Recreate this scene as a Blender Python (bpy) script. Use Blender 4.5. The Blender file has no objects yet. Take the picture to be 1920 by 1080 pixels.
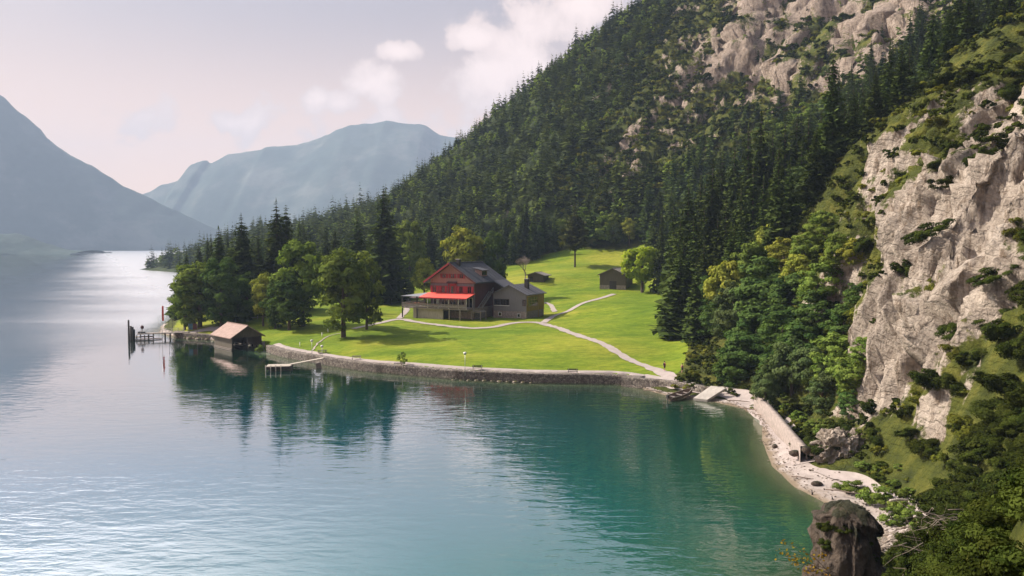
import bpy, math, random
import numpy as np
from mathutils import Vector
R = math.radians
rng = np.random.default_rng(7)
random.seed(7)
# ------------------------------------------------------------------ camera, sky, sun, exposure
sc = bpy.context.scene
COL = sc.collection
CAMZ, F, PITCH = 24.0, 1500.0, R(3.05)
cd = bpy.data.cameras.new('camera'); cam = bpy.data.objects.new('camera', cd); COL.objects.link(cam)
cd.sensor_width = 36; cd.lens = 36 * F / 1920; cd.clip_start = 0.3; cd.clip_end = 30000
cam.location = (0, 0, CAMZ); cam.rotation_euler = (R(90) - PITCH, 0, 0)
sc.camera = cam
SUN_AZ, SUN_EL = -68.0, 40.0        # degrees from +Y (negative: to the left), elevation
sd = bpy.data.lights.new('sun', 'SUN'); so = bpy.data.objects.new('sun', sd); COL.objects.link(so)
sd.energy = 5.0; sd.angle = R(0.6); sd.color = (1.0, 0.90, 0.76)
tosun = Vector((math.sin(R(SUN_AZ)) * math.cos(R(SUN_EL)), math.cos(R(SUN_AZ)) * math.cos(R(SUN_EL)), math.sin(R(SUN_EL))))
so.rotation_euler = tosun.to_track_quat('Z', 'Y').to_euler(); so.location = (-60, 60, 120)
w = bpy.data.worlds.new('World'); sc.world = w; w.use_nodes = True
nt = w.node_tree; nt.nodes.clear()
def N(nt, typ, **kw):
    n = nt.nodes.new(typ)
    for k, v in kw.items():
        if k.startswith('i_'):
            key = k[2:]; key = int(key) if key.isdigit() else key.replace('_', ' ')
            n.inputs[key].default_value = v
        else: setattr(n, k, v)
    return n
def mathn(nt, op, a, b=None, clamp=False):
    n = nt.nodes.new('ShaderNodeMath'); n.operation = op; n.use_clamp = clamp
    for i, v in enumerate((a, b)):
        if v is None: continue
        if isinstance(v, (int, float)): n.inputs[i].default_value = v
        else: nt.links.new(v, n.inputs[i])
    return n.outputs[0]
def vmath(nt, op, a, b=None):
    n = nt.nodes.new('ShaderNodeVectorMath'); n.operation = op
    for i, v in enumerate((a, b)):
        if v is None: continue
        if isinstance(v, tuple): n.inputs[i].default_value = v
        else: nt.links.new(v, n.inputs[i])
    return n.outputs['Value'] if op in ('DOT_PRODUCT', 'LENGTH', 'DISTANCE') else n.outputs[0]
def mixc(nt, f, a, b, mode='MIX'):
    n = nt.nodes.new('ShaderNodeMix'); n.data_type = 'RGBA'; n.blend_type = mode
    for s, v in ((0, f), (6, a), (7, b)):
        if isinstance(v, (int, float)): n.inputs[s].default_value = v
        elif isinstance(v, tuple): n.inputs[s].default_value = (*v[:3], 1)
        else: nt.links.new(v, n.inputs[s])
    return n.outputs[2]
def ramp(nt, fac, stops):
    n = nt.nodes.new('ShaderNodeValToRGB')
    while len(n.color_ramp.elements) < len(stops): n.color_ramp.elements.new(0.5)
    for e, (p, c) in zip(n.color_ramp.elements, stops):
        e.position = p; e.color = (*c, 1) if isinstance(c, tuple) else (c, c, c, 1)
    nt.links.new(fac, n.inputs[0]); return n.outputs[0]
def smooth01(nt, v, a, b):
    n = nt.nodes.new('ShaderNodeMapRange'); n.interpolation_type = 'SMOOTHSTEP'
    nt.links.new(v, n.inputs[0]); n.inputs[1].default_value = a; n.inputs[2].default_value = b
    return n.outputs[0]
sky = N(nt, 'ShaderNodeTexSky', sky_type='NISHITA', sun_disc=False, sun_elevation=R(SUN_EL), sun_rotation=R(SUN_AZ), altitude=900.0, air_density=1.0, dust_density=4.0, ozone_density=1.0)
# cumulus clouds far up in the sky dome, by direction
tc = N(nt, 'ShaderNodeTexCoord'); dirv = vmath(nt, 'NORMALIZE', tc.outputs['Generated'])
sep = N(nt, 'ShaderNodeSeparateXYZ'); nt.links.new(dirv, sep.inputs[0])
def pixdir(px, py):
    u, v = (px - 960) / F, (540 - py) / F
    d = np.array([u, math.cos(PITCH) + v * math.sin(PITCH), -math.sin(PITCH) + v * math.cos(PITCH)])
    return d / np.linalg.norm(d)
nz = N(nt, 'ShaderNodeTexNoise', i_Scale=15.0, i_Detail=10.0, i_Roughness=0.56, i_Distortion=0.15); nt.links.new(dirv, nz.inputs['Vector'])
nz2 = N(nt, 'ShaderNodeTexNoise', i_Scale=7.0, i_Detail=6.0, i_Roughness=0.6); nt.links.new(dirv, nz2.inputs['Vector'])
dens = None
for (px, py, rx, ry) in ((1020, 60, 95, 75), (925, 150, 70, 62), (1100, 10, 90, 60), (965, 250, 120, 50), (690, 160, 52, 40), (640, 195, 65, 30), (600, 185, 30, 20), (750, 98, 40, 16), (890, 75, 46, 22), (990, 110, 100, 80), (940, 200, 70, 50), (720, 230, 150, 28), (450, 230, 220, 40)):
    d = pixdir(px, py)
    rt = np.cross(d, [0, 0, 1]); rt /= np.linalg.norm(rt); up = np.cross(rt, d)
    a = vmath(nt, 'DOT_PRODUCT', dirv, tuple(float(t) * F / rx for t in rt)); b = vmath(nt, 'DOT_PRODUCT', dirv, tuple(float(t) * F / ry for t in up))
    q = mathn(nt, 'SQRT', mathn(nt, 'ADD', mathn(nt, 'MULTIPLY', a, a), mathn(nt, 'MULTIPLY', b, b)))
    wgt = 1.0 if ry != 28 and ry != 40 or px in (690,) else 0.55
    m = mathn(nt, 'MULTIPLY', mathn(nt, 'SUBTRACT', 1.38, q), wgt)
    dens = m if dens is None else mathn(nt, 'MAXIMUM', dens, m)
tot = mathn(nt, 'ADD', dens, mathn(nt, 'MULTIPLY', mathn(nt, 'SUBTRACT', nz.outputs[0], 0.5), 4.2))
cl = smooth01(nt, tot, 0.25, 0.75)
veil = smooth01(nt, nz2.outputs[0], 0.45, 0.8)
cl = mathn(nt, 'MAXIMUM', cl, mathn(nt, 'MULTIPLY', veil, 0.18))
hzc = mixc(nt, smooth01(nt, sep.outputs[2], 0.02, 0.30), (17.0, 10.2, 6.6), (5.6, 4.1, 3.6))   # milky summer air low over the valley
basec = mixc(nt, mathn(nt, 'SUBTRACT', 0.8, smooth01(nt, sep.outputs[2], 0.10, 0.7), True), sky.outputs[0], hzc)
cloudc = mixc(nt, smooth01(nt, tot, 0.3, 1.5), (8.4, 6.6, 6.0), (11.5, 9.2, 8.4))
skyc = mixc(nt, mathn(nt, 'MULTIPLY', cl, 0.85), basec, cloudc)
sdot = vmath(nt, 'DOT_PRODUCT', dirv, tuple(tosun)); ang_ = mathn(nt, 'ARCCOSINE', mathn(nt, 'MINIMUM', sdot, 0.99999))
gq = mathn(nt, 'MULTIPLY', ang_, 1 / R(29)); glow = mathn(nt, 'EXPONENT', mathn(nt, 'MULTIPLY', mathn(nt, 'MULTIPLY', gq, gq), -1.0))   # hazy aureole round the sun
gv = nt.nodes.new('ShaderNodeVectorMath'); gv.operation = 'SCALE'; gv.inputs[0].default_value = (1.0, 0.93, 0.88); nt.links.new(mathn(nt, 'MULTIPLY', mathn(nt, 'MULTIPLY', glow, 26.0), mathn(nt, 'ADD', 0.22, mathn(nt, 'MULTIPLY', smooth01(nt, sep.outputs[2], 0.25, 0.40), 0.78))), gv.inputs['Scale'])
skyc = vmath(nt, 'ADD', skyc, gv.outputs[0])
bd = (math.sin(R(-34)) * math.cos(R(26)), math.cos(R(-34)) * math.cos(R(26)), math.sin(R(26)))     # unseen bright patch added to the sky, to brighten the lake's reflection
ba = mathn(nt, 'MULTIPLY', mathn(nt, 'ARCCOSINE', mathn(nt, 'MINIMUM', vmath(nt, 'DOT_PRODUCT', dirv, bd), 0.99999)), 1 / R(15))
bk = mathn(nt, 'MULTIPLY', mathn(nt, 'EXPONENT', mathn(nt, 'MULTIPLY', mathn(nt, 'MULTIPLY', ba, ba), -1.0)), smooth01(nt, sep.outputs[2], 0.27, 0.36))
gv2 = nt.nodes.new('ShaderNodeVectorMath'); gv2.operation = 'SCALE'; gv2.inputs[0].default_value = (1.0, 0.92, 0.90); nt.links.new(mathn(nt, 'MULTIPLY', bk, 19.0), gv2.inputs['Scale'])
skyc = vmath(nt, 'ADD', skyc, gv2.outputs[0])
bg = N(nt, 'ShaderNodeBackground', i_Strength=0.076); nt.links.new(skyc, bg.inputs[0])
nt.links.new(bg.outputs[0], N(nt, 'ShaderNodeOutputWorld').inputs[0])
sc.view_settings.view_transform = 'Standard'; sc.view_settings.look = 'None'; sc.view_settings.exposure = 0.70; sc.view_settings.gamma = 1.0
cy = sc.cycles
cy.use_denoising = True; cy.max_bounces = 5; cy.diffuse_bounces = 2; cy.glossy_bounces = 3; cy.transmission_bounces = 2; cy.transparent_max_bounces = 6; cy.volume_bounces = 0
cy.caustics_reflective = False; cy.caustics_refractive = False; cy.sample_clamp_indirect = 4.0

# ------------------------------------------------------------------ helpers
def Pz(px, py, z=0.0):              # a point on the level z seen at a pixel
    d = pixdir(px, py); t = (z - CAMZ) / d[2]
    return np.array([d[0] * t, d[1] * t, z])
def PY(px, py, Y):                  # a point at distance Y
    d = pixdir(px, py); t = Y / d[1]
    return np.array([d[0] * t, Y, CAMZ + d[2] * t])
def hash3(ix, iy, iz, seed):
    h = (ix.astype(np.int64) * 374761393 + iy.astype(np.int64) * 668265263 + iz.astype(np.int64) * 2147483647 + seed * 1274126177) & 0xffffffff
    h = ((h ^ (h >> 13)) * 1274126177) & 0xffffffff
    h = ((h ^ (h >> 16)) * 2246822519) & 0xffffffff
    return ((h ^ (h >> 15)) & 0xffff) / 65535.0
def vnoise(x, y, z=None, seed=0):
    x = np.asarray(x, float); y = np.asarray(y, float); z = np.zeros_like(x) if z is None else np.asarray(z, float)
    x0, y0, z0 = np.floor(x), np.floor(y), np.floor(z)
    fx, fy, fz = x - x0, y - y0, z - z0
    fx, fy, fz = [t * t * t * (t * (t * 6 - 15) + 10) for t in (fx, fy, fz)]
    r = 0
    for dx in (0, 1):
        for dy in (0, 1):
            for dz in (0, 1):
                r = r + hash3(x0 + dx, y0 + dy, z0 + dz, seed) * (fx if dx else 1 - fx) * (fy if dy else 1 - fy) * (fz if dz else 1 - fz)
    return r * 2 - 1
def fbm(x, y, z=None, s=1.0, o=4, seed=0, ridged=False, gain=0.5):
    a, t, n = 1.0, 0, 0; f = 1.0 / s
    for i in range(o):
        v = vnoise(x * f, y * f, None if z is None else z * f, seed + i * 17)
        if ridged: v = 1 - 2 * np.abs(v)
        t = t + v * a; n += a; a *= gain; f *= 2.03
    return t / n
def facets(x, y, z, s=1.0, seed=0, tilt=0.9):
    """broken rock: every cell of a cellular pattern is a tilted flat face"""
    x, y, z = x / s, y / s, z / s; X0, Y0, Z0_ = np.floor(x), np.floor(y), np.floor(z); best = np.full(x.shape, 9.0); out = np.zeros(x.shape)
    for dx in (-1, 0, 1):
        for dy in (-1, 0, 1):
            for dz in (-1, 0, 1):
                cx_, cy_, cz_ = X0 + dx, Y0 + dy, Z0_ + dz
                ax, ay, az = x - cx_ - hash3(cx_, cy_, cz_, seed), y - cy_ - hash3(cx_, cy_, cz_, seed + 1), z - cz_ - hash3(cx_, cy_, cz_, seed + 2)
                d = ax * ax + ay * ay + az * az; h = (hash3(cx_, cy_, cz_, seed + 3) - .5) * 1.1
                pl = h + tilt * (ax * (hash3(cx_, cy_, cz_, seed + 4) - .5) + ay * (hash3(cx_, cy_, cz_, seed + 5) - .5) + az * (hash3(cx_, cy_, cz_, seed + 6) - .5)) * 2
                m = d < best; best = np.where(m, d, best); out = np.where(m, pl, out)
    return out
def sstep(x, a, b):
    t = np.clip((x - a) / (b - a), 0, 1); return t * t * (3 - 2 * t)
def tag(o, label=None, cat=None, group=None, kind=None):
    if label: o['label'] = label
    if cat: o['category'] = cat
    if group: o['group'] = group
    if kind: o['kind'] = kind
    return o
def npmesh(name, V, Fa, mat=None, attrs=None, smooth=False):
    V = np.asarray(V, np.float32).reshape(-1, 3); Fa = np.asarray(Fa, np.int32)
    me = bpy.data.meshes.new(name); k = Fa.shape[1]; n = len(Fa)
    me.vertices.add(len(V)); me.vertices.foreach_set('co', V.ravel())
    me.loops.add(n * k); me.loops.foreach_set('vertex_index', Fa.ravel())
    me.polygons.add(n); me.polygons.foreach_set('loop_start', np.arange(0, n * k, k, dtype=np.int32)); me.polygons.foreach_set('loop_total', np.full(n, k, np.int32))
    if smooth: me.polygons.foreach_set('use_smooth', np.ones(n, bool))
    me.update(calc_edges=True)
    for an, arr in (attrs or {}).items():
        at = me.attributes.new(an, 'FLOAT', 'POINT'); at.data.foreach_set('value', np.asarray(arr, np.float32).ravel())
    if mat: me.materials.append(mat)
    return me
def link(name, me, parent=None, loc=None):
    o = bpy.data.objects.new(name, me); COL.objects.link(o)
    if parent: o.parent = parent
    if loc is not None: o.location = loc
    return o
def empty(name, loc, rz=0, **kw):
    o = bpy.data.objects.new(name, None); COL.objects.link(o); o.location = loc; o.rotation_euler = (0, 0, rz); o.empty_display_size = 0.2
    return tag(o, **kw)
class MB:
    def __init__(s): s.v = []; s.f = []
    def add(s, vs, fs):
        b = len(s.v); s.v += [tuple(map(float, p)) for p in vs]; s.f += [tuple(i + b for i in f) for f in fs]; return s
    def box(s, x0, x1, y0, y1, z0, z1):
        return s.add([(x0, y0, z0), (x1, y0, z0), (x1, y1, z0), (x0, y1, z0), (x0, y0, z1), (x1, y0, z1), (x1, y1, z1), (x0, y1, z1)],
                     [(0, 3, 2, 1), (4, 5, 6, 7), (0, 1, 5, 4), (1, 2, 6, 5), (2, 3, 7, 6), (3, 0, 4, 7)])
    def beam(s, p, q, w, h=None, up=(0, 0, 1)):
        p, q = Vector(p), Vector(q); h = h or w; d = (q - p).normalized(); u = Vector(up)
        if abs(d.dot(u)) > 0.98: u = Vector((0, 1, 0))
        a = d.cross(u).normalized() * w / 2; b = a.cross(d).normalized() * h / 2
        vs = [r + x * a + y * b for r in (p, q) for x, y in ((-1, -1), (1, -1), (1, 1), (-1, 1))]
        return s.add(vs, [(0, 1, 2, 3), (7, 6, 5, 4), (0, 4, 5, 1), (1, 5, 6, 2), (2, 6, 7, 3), (3, 7, 4, 0)])
    def tube(s, pts, rad, n=8):
        pts = [Vector(p) for p in pts]; rad = [rad] * len(pts) if isinstance(rad, (int, float)) else rad
        b = len(s.v); a0 = None
        for i, p in enumerate(pts):
            d = (pts[min(i + 1, len(pts) - 1)] - pts[max(i - 1, 0)]).normalized()
            if a0 is None: a0 = d.cross(Vector((0.3, 1, 0.1))).normalized()
            a0 = (a0 - d * a0.dot(d)).normalized(); c0 = d.cross(a0)
            for k in range(n):
                t = 2 * math.pi * k / n; s.v.append(tuple(p + (a0 * math.cos(t) + c0 * math.sin(t)) * rad[i]))
        for i in range(len(pts) - 1):
            for k in range(n):
                s.f.append((b + i * n + k, b + i * n + (k + 1) % n, b + (i + 1) * n + (k + 1) % n, b + (i + 1) * n + k))
        s.f.append(tuple(b + k for k in range(n))[::-1]); s.f.append(tuple(b + (len(pts) - 1) * n + k for k in range(n)))
        return s
    def prism(s, poly, axis, a, b):      # polygon in the two other axes, swept from a to b
        n = len(poly); vs = []
        for t in (a, b):
            for (u, v) in poly:
                p = [0, 0, 0]; o = [i for i in range(3) if i != axis]; p[axis] = t; p[o[0]] = u; p[o[1]] = v; vs.append(p)
        return s.add(vs, [tuple(range(n))[::-1], tuple(range(n, 2 * n))] + [(i, (i + 1) % n, n + (i + 1) % n, n + i) for i in range(n)])
    def ball(s, c, r, n=10, m=7):
        r = (r, r, r) if isinstance(r, (int, float)) else r; b = len(s.v)
        for j in range(m + 1):
            for k in range(n):
                t, p = math.pi * j / m, 2 * math.pi * k / n
                s.v.append((c[0] + r[0] * math.sin(t) * math.cos(p), c[1] + r[1] * math.sin(t) * math.sin(p), c[2] + r[2] * math.cos(t)))
        for j in range(m):
            for k in range(n): s.f.append((b + j * n + k, b + (j + 1) * n + k, b + (j + 1) * n + (k + 1) % n, b + j * n + (k + 1) % n))
        return s
    def build(s, name, mat, parent=None, smooth=False, bevel=0.0):
        me = bpy.data.meshes.new(name); me.from_pydata(s.v, [], s.f); me.materials.append(mat)
        if smooth:
            for p in me.polygons: p.use_smooth = True
        o = link(name, me, parent)
        if bevel:
            m = o.modifiers.new('bevel', 'BEVEL'); m.width = bevel; m.segments = 2; m.limit_method = 'ANGLE'
        return o

# ------------------------------------------------------------------ materials
def mat(name, build):
    m = bpy.data.materials.new(name); m.use_nodes = True; t = m.node_tree; t.nodes.clear()
    out = N(t, 'ShaderNodeOutputMaterial'); build(t, out); return m
def tex(t, kind, scale, detail=4, rough=0.6, vec=None, sx=(1, 1, 1), **kw):
    g = N(t, 'ShaderNodeTexCoord'); mp = N(t, 'ShaderNodeMapping'); mp.inputs['Scale'].default_value = sx
    t.links.new(vec or g.outputs['Object'], mp.inputs['Vector'])
    n = N(t, 'ShaderNodeTex' + kind); n.inputs['Scale'].default_value = scale
    if kind == 'Noise': n.inputs['Detail'].default_value = detail; n.inputs['Roughness'].default_value = rough
    for k, v in kw.items(): setattr(n, k, v)
    t.links.new(mp.outputs[0], n.inputs['Vector']); return n.outputs[0]
def simple(name, c, rough=0.8, var=0.25, scale=3.0, sx=(1, 1, 1), bump=0.02, metal=0.0, bscale=None, c2=None):
    def b(t, out):
        n = tex(t, 'Noise', scale, 6, 0.65, sx=sx)
        lo = tuple(x * (1 - var) for x in c); hi = tuple(min(1, x * (1 + var)) for x in (c2 or c))
        col = ramp(t, n, [(0.3, lo), (0.7, hi)])
        p = N(t, 'ShaderNodeBsdfPrincipled', i_Roughness=rough, i_Metallic=metal); t.links.new(col, p.inputs[0])
        if bump:
            bn = N(t, 'ShaderNodeBump', i_Strength=0.6, i_Distance=bump); t.links.new(tex(t, 'Noise', bscale or scale * 3, 5, 0.6, sx=sx), bn.inputs['Height']); t.links.new(bn.outputs[0], p.inputs['Normal'])
        t.links.new(p.outputs[0], out.inputs[0])
    return mat(name, b)
def leafmat(name, c1, c2, rnd=0.35, trans=0.3):
    def b(t, out):
        at = N(t, 'ShaderNodeAttribute', attribute_name='tint')
        oi = N(t, 'ShaderNodeObjectInfo')
        col = mixc(t, at.outputs['Fac'], c1, c2)
        n = tex(t, 'Noise', 0.25, 3, 0.6)
        v = mathn(t, 'ADD', mathn(t, 'MULTIPLY', oi.outputs['Random'], rnd), mathn(t, 'MULTIPLY', n, 0.7))
        hs = N(t, 'ShaderNodeHueSaturation', i_Saturation=1.0); t.links.new(mathn(t, 'ADD', 0.5 - 0.008, mathn(t, 'MULTIPLY', oi.outputs['Random'], 0.022)), hs.inputs['Hue'])
        t.links.new(mathn(t, 'ADD', v, 0.62 - rnd * 0.5), hs.inputs['Value']); t.links.new(col, hs.inputs['Color'])
        d = N(t, 'ShaderNodeBsdfDiffuse'); tr = N(t, 'ShaderNodeBsdfTranslucent'); m = N(t, 'ShaderNodeMixShader', i_0=trans)
        t.links.new(hs.outputs[0], d.inputs[0]); t.links.new(mixc(t, 1.0, hs.outputs[0], (1.0, 1.0, 0.45), 'MULTIPLY'), tr.inputs[0])
        t.links.new(d.outputs[0], m.inputs[1]); t.links.new(tr.outputs[0], m.inputs[2])
        t.links.new(m.outputs[0], out.inputs[0])
    return mat(name, b)
M = {}
M['spruce'] = leafmat('spruce needles', (0.026, 0.046, 0.015), (0.105, 0.135, 0.032), trans=0.12)
M['broad'] = leafmat('green leaves', (0.072, 0.118, 0.022), (0.235, 0.295, 0.060))
M['olive'] = leafmat('olive leaves', (0.15, 0.18, 0.026), (0.40, 0.40, 0.07))
M['bright'] = leafmat('bright leaves', (0.11, 0.17, 0.012), (0.34, 0.38, 0.025))
M['willow'] = leafmat('grey green leaves', (0.048, 0.080, 0.028), (0.145, 0.185, 0.068))
M['dark'] = leafmat('deep green leaves', (0.036, 0.075, 0.022), (0.130, 0.195, 0.048))
M['shrub'] = leafmat('mountain pine needles', (0.015, 0.024, 0.005), (0.066, 0.080, 0.015), trans=0.15)
M['turf'] = leafmat('tussock grass', (0.07, 0.085, 0.014), (0.19, 0.19, 0.03), trans=0.3)
M['autumn'] = leafmat('autumn leaves', (0.22, 0.20, 0.02), (0.40, 0.22, 0.02))
M['bark'] = simple('bark', (0.085, 0.06, 0.045), 0.9, 0.4, 2.0, (4, 4, 1))
M['deadwood'] = simple('dead twigs', (0.22, 0.17, 0.14), 0.9, 0.3, 3.0)
M['drift'] = simple('driftwood', (0.20, 0.15, 0.12), 0.9, 0.3, 3.0)
M['gravel'] = simple('pale gravel', (0.35, 0.295, 0.275), 0.95, 0.16, 0.9, bump=0.03, bscale=9)
M['sand'] = None
M['redpaint'] = simple('red paint', (0.34, 0.028, 0.035), 0.6, 0.15, 2)
M['awning'] = simple('awning cloth', (0.72, 0.085, 0.06), 0.7, 0.08, 1)
M['greyclad'] = simple('weathered grey cladding', (0.165, 0.150, 0.165), 0.85, 0.22, 1.0, (8, 8, 0.5), 0.01)
M['brownclad'] = simple('brown gable cladding', (0.36, 0.215, 0.185), 0.85, 0.2, 1.0, (8, 8, 0.5), 0.01)
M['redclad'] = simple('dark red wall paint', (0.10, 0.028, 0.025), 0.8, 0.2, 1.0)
M['annexclad'] = simple('grey annex boards', (0.185, 0.172, 0.182), 0.85, 0.12, 1.0, (8, 8, 0.5), 0.01)
M['yellowclad'] = simple('ochre boards', (0.30, 0.205, 0.055), 0.85, 0.2, 1.0, (8, 8, 0.5), 0.01)
M['stonebase'] = simple('rubble stone', (0.27, 0.22, 0.195), 0.9, 0.35, 2.2, bump=0.05)
M['plank'] = simple('weathered planks', (0.26, 0.22, 0.195), 0.85, 0.25, 1.0, (6, 1, 1), 0.01)
M['paleplank'] = simple('pale planks', (0.40, 0.345, 0.29), 0.85, 0.2, 1.0, (6, 1, 1), 0.01)
M['darkwood'] = simple('dark wood', (0.045, 0.036, 0.032), 0.8, 0.3, 2.0)
M['barnwood'] = simple('old barn boards', (0.105, 0.085, 0.062), 0.85, 0.3, 1.0, (7, 7, 0.5), 0.01)
M['slate'] = simple('slate roof', (0.062, 0.060, 0.070), 0.62, 0.22, 1.3, (1, 3, 1), 0.02)
M['slatelight'] = simple('light slate roof', (0.105, 0.10, 0.112), 0.62, 0.15, 1.3, (1, 3, 1), 0.02)
M['tile'] = simple('faded red roof tiles', (0.30, 0.195, 0.165), 0.8, 0.28, 1.5, bump=0.03)
M['shingle'] = simple('shingle roof', (0.19, 0.165, 0.15), 0.85, 0.3, 1.5, (1, 4, 1), 0.02)
M['white'] = simple('white paint', (0.78, 0.77, 0.74), 0.5, 0.05, 2, bump=0)
M['metal'] = simple('grey metal', (0.45, 0.45, 0.46), 0.4, 0.1, 2, bump=0, metal=0.7)
M['black'] = simple('black paint', (0.02, 0.02, 0.022), 0.5, 0.2, 2, bump=0)
M['concrete'] = simple('pale concrete', (0.38, 0.345, 0.31), 0.9, 0.2, 1.2)
M['skin'] = simple('skin', (0.52, 0.30, 0.21), 0.6, 0.06, 4, bump=0)
M['hair'] = simple('dark hair', (0.03, 0.02, 0.015), 0.7, 0.2, 8, bump=0)
M['clothred'] = simple('red shirt', (0.33, 0.035, 0.06), 0.9, 0.1, 4, bump=0)
M['clothdark'] = simple('dark shorts', (0.015, 0.012, 0.02), 0.9, 0.1, 4, bump=0)
M['clothpink'] = simple('brown pink shirt', (0.32, 0.14, 0.13), 0.9, 0.1, 4, bump=0)
M['orange'] = simple('orange table cloth', (0.55, 0.17, 0.06), 0.8, 0.1, 4, bump=0)
M['parasol'] = simple('pale pink parasol cloth', (0.70, 0.46, 0.38), 0.8, 0.08, 2, bump=0)
M['blue'] = simple('blue board paint', (0.03, 0.10, 0.15), 0.5, 0.1, 2, bump=0)
def glassb(t, out):
    p = N(t, 'ShaderNodeBsdfPrincipled', i_Roughness=0.08); p.inputs[0].default_value = (0.012, 0.011, 0.013, 1); t.links.new(p.outputs[0], out.inputs[0])
M['glass'] = mat('dark window glass', glassb)
def wallb(t, out):       # dry stone lake wall
    g = N(t, 'ShaderNodeTexCoord')
    v = N(t, 'ShaderNodeTexVoronoi', feature='F1', i_Scale=2.8); t.links.new(g.outputs['Object'], v.inputs['Vector'])
    e = N(t, 'ShaderNodeTexVoronoi', feature='DISTANCE_TO_EDGE', i_Scale=2.8); t.links.new(g.outputs['Object'], e.inputs['Vector'])
    bw = N(t, 'ShaderNodeSeparateColor'); t.links.new(v.outputs['Color'], bw.inputs[0])
    col = ramp(t, bw.outputs[0], [(0.0, (0.14, 0.115, 0.10)), (0.5, (0.24, 0.20, 0.17)), (1.0, (0.36, 0.31, 0.26))])
    col = mixc(t, smooth01(t, e.outputs['Distance'], 0.0, 0.07), (0.035, 0.03, 0.028), col)
    n = tex(t, 'Noise', 0.35, 5, 0.6); col = mixc(t, smooth01(t, n, 0.45, 0.7), col, mixc(t, 1.0, col, (0.55, 0.5, 0.45), 'MULTIPLY'))
    p = N(t, 'ShaderNodeBsdfPrincipled', i_Roughness=0.9); t.links.new(col, p.inputs[0])
    bn = N(t, 'ShaderNodeBump', i_Strength=0.9, i_Distance=0.12); t.links.new(smooth01(t, e.outputs['Distance'], 0.0, 0.15), bn.inputs['Height']); t.links.new(bn.outputs[0], p.inputs['Normal'])
    t.links.new(p.outputs[0], out.inputs[0])
M['lakewall'] = mat('lake wall stone', wallb)
def grassb(t, out):
    a = tex(t, 'Noise', 0.05, 6, 0.62, sx=(1, 1.6, 1)); b = tex(t, 'Noise', 0.6, 6, 0.7, sx=(1, 1.8, 1)); c = tex(t, 'Noise', 0.018, 3, 0.5)
    col = ramp(t, a, [(0.32, (0.090, 0.155, 0.012)), (0.48, (0.155, 0.215, 0.018)), (0.60, (0.215, 0.250, 0.024)), (0.72, (0.300, 0.285, 0.045))])
    col = mixc(t, smooth01(t, c, 0.5, 0.68), col, (0.27, 0.27, 0.035))
    col = mixc(t, 0.8, col, ramp(t, b, [(0.3, (0.50, 0.60, 0.45)), (0.7, (1.3, 1.22, 1.2))]), 'MULTIPLY')
    e_ = tex(t, 'Noise', 0.16, 6, 0.7, sx=(0.5, 1.7, 1)); col = mixc(t, 0.6, col, ramp(t, e_, [(0.34, (0.62, 0.70, 0.55)), (0.62, (1.2, 1.15, 1.2))]), 'MULTIPLY')
    d = tex(t, 'Noise', 4.0, 4, 0.7, sx=(1, 1, 1)); col = mixc(t, 0.45, col, ramp(t, d, [(0.3, (0.55, 0.6, 0.5)), (0.7, (1.25, 1.25, 1.2))]), 'MULTIPLY')
    p = N(t, 'ShaderNodeBsdfPrincipled', i_Roughness=0.95); p.inputs['Specular IOR Level'].default_value = 0.1; t.links.new(col, p.inputs[0])
    bn = N(t, 'ShaderNodeBump', i_Strength=0.5, i_Distance=0.25); t.links.new(mathn(t, 'ADD', b, mathn(t, 'MULTIPLY', d, 0.3)), bn.inputs['Height']); t.links.new(bn.outputs[0], p.inputs['Normal'])
    t.links.new(p.outputs[0], out.inputs[0])
M['grass'] = mat('meadow grass', grassb)
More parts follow.
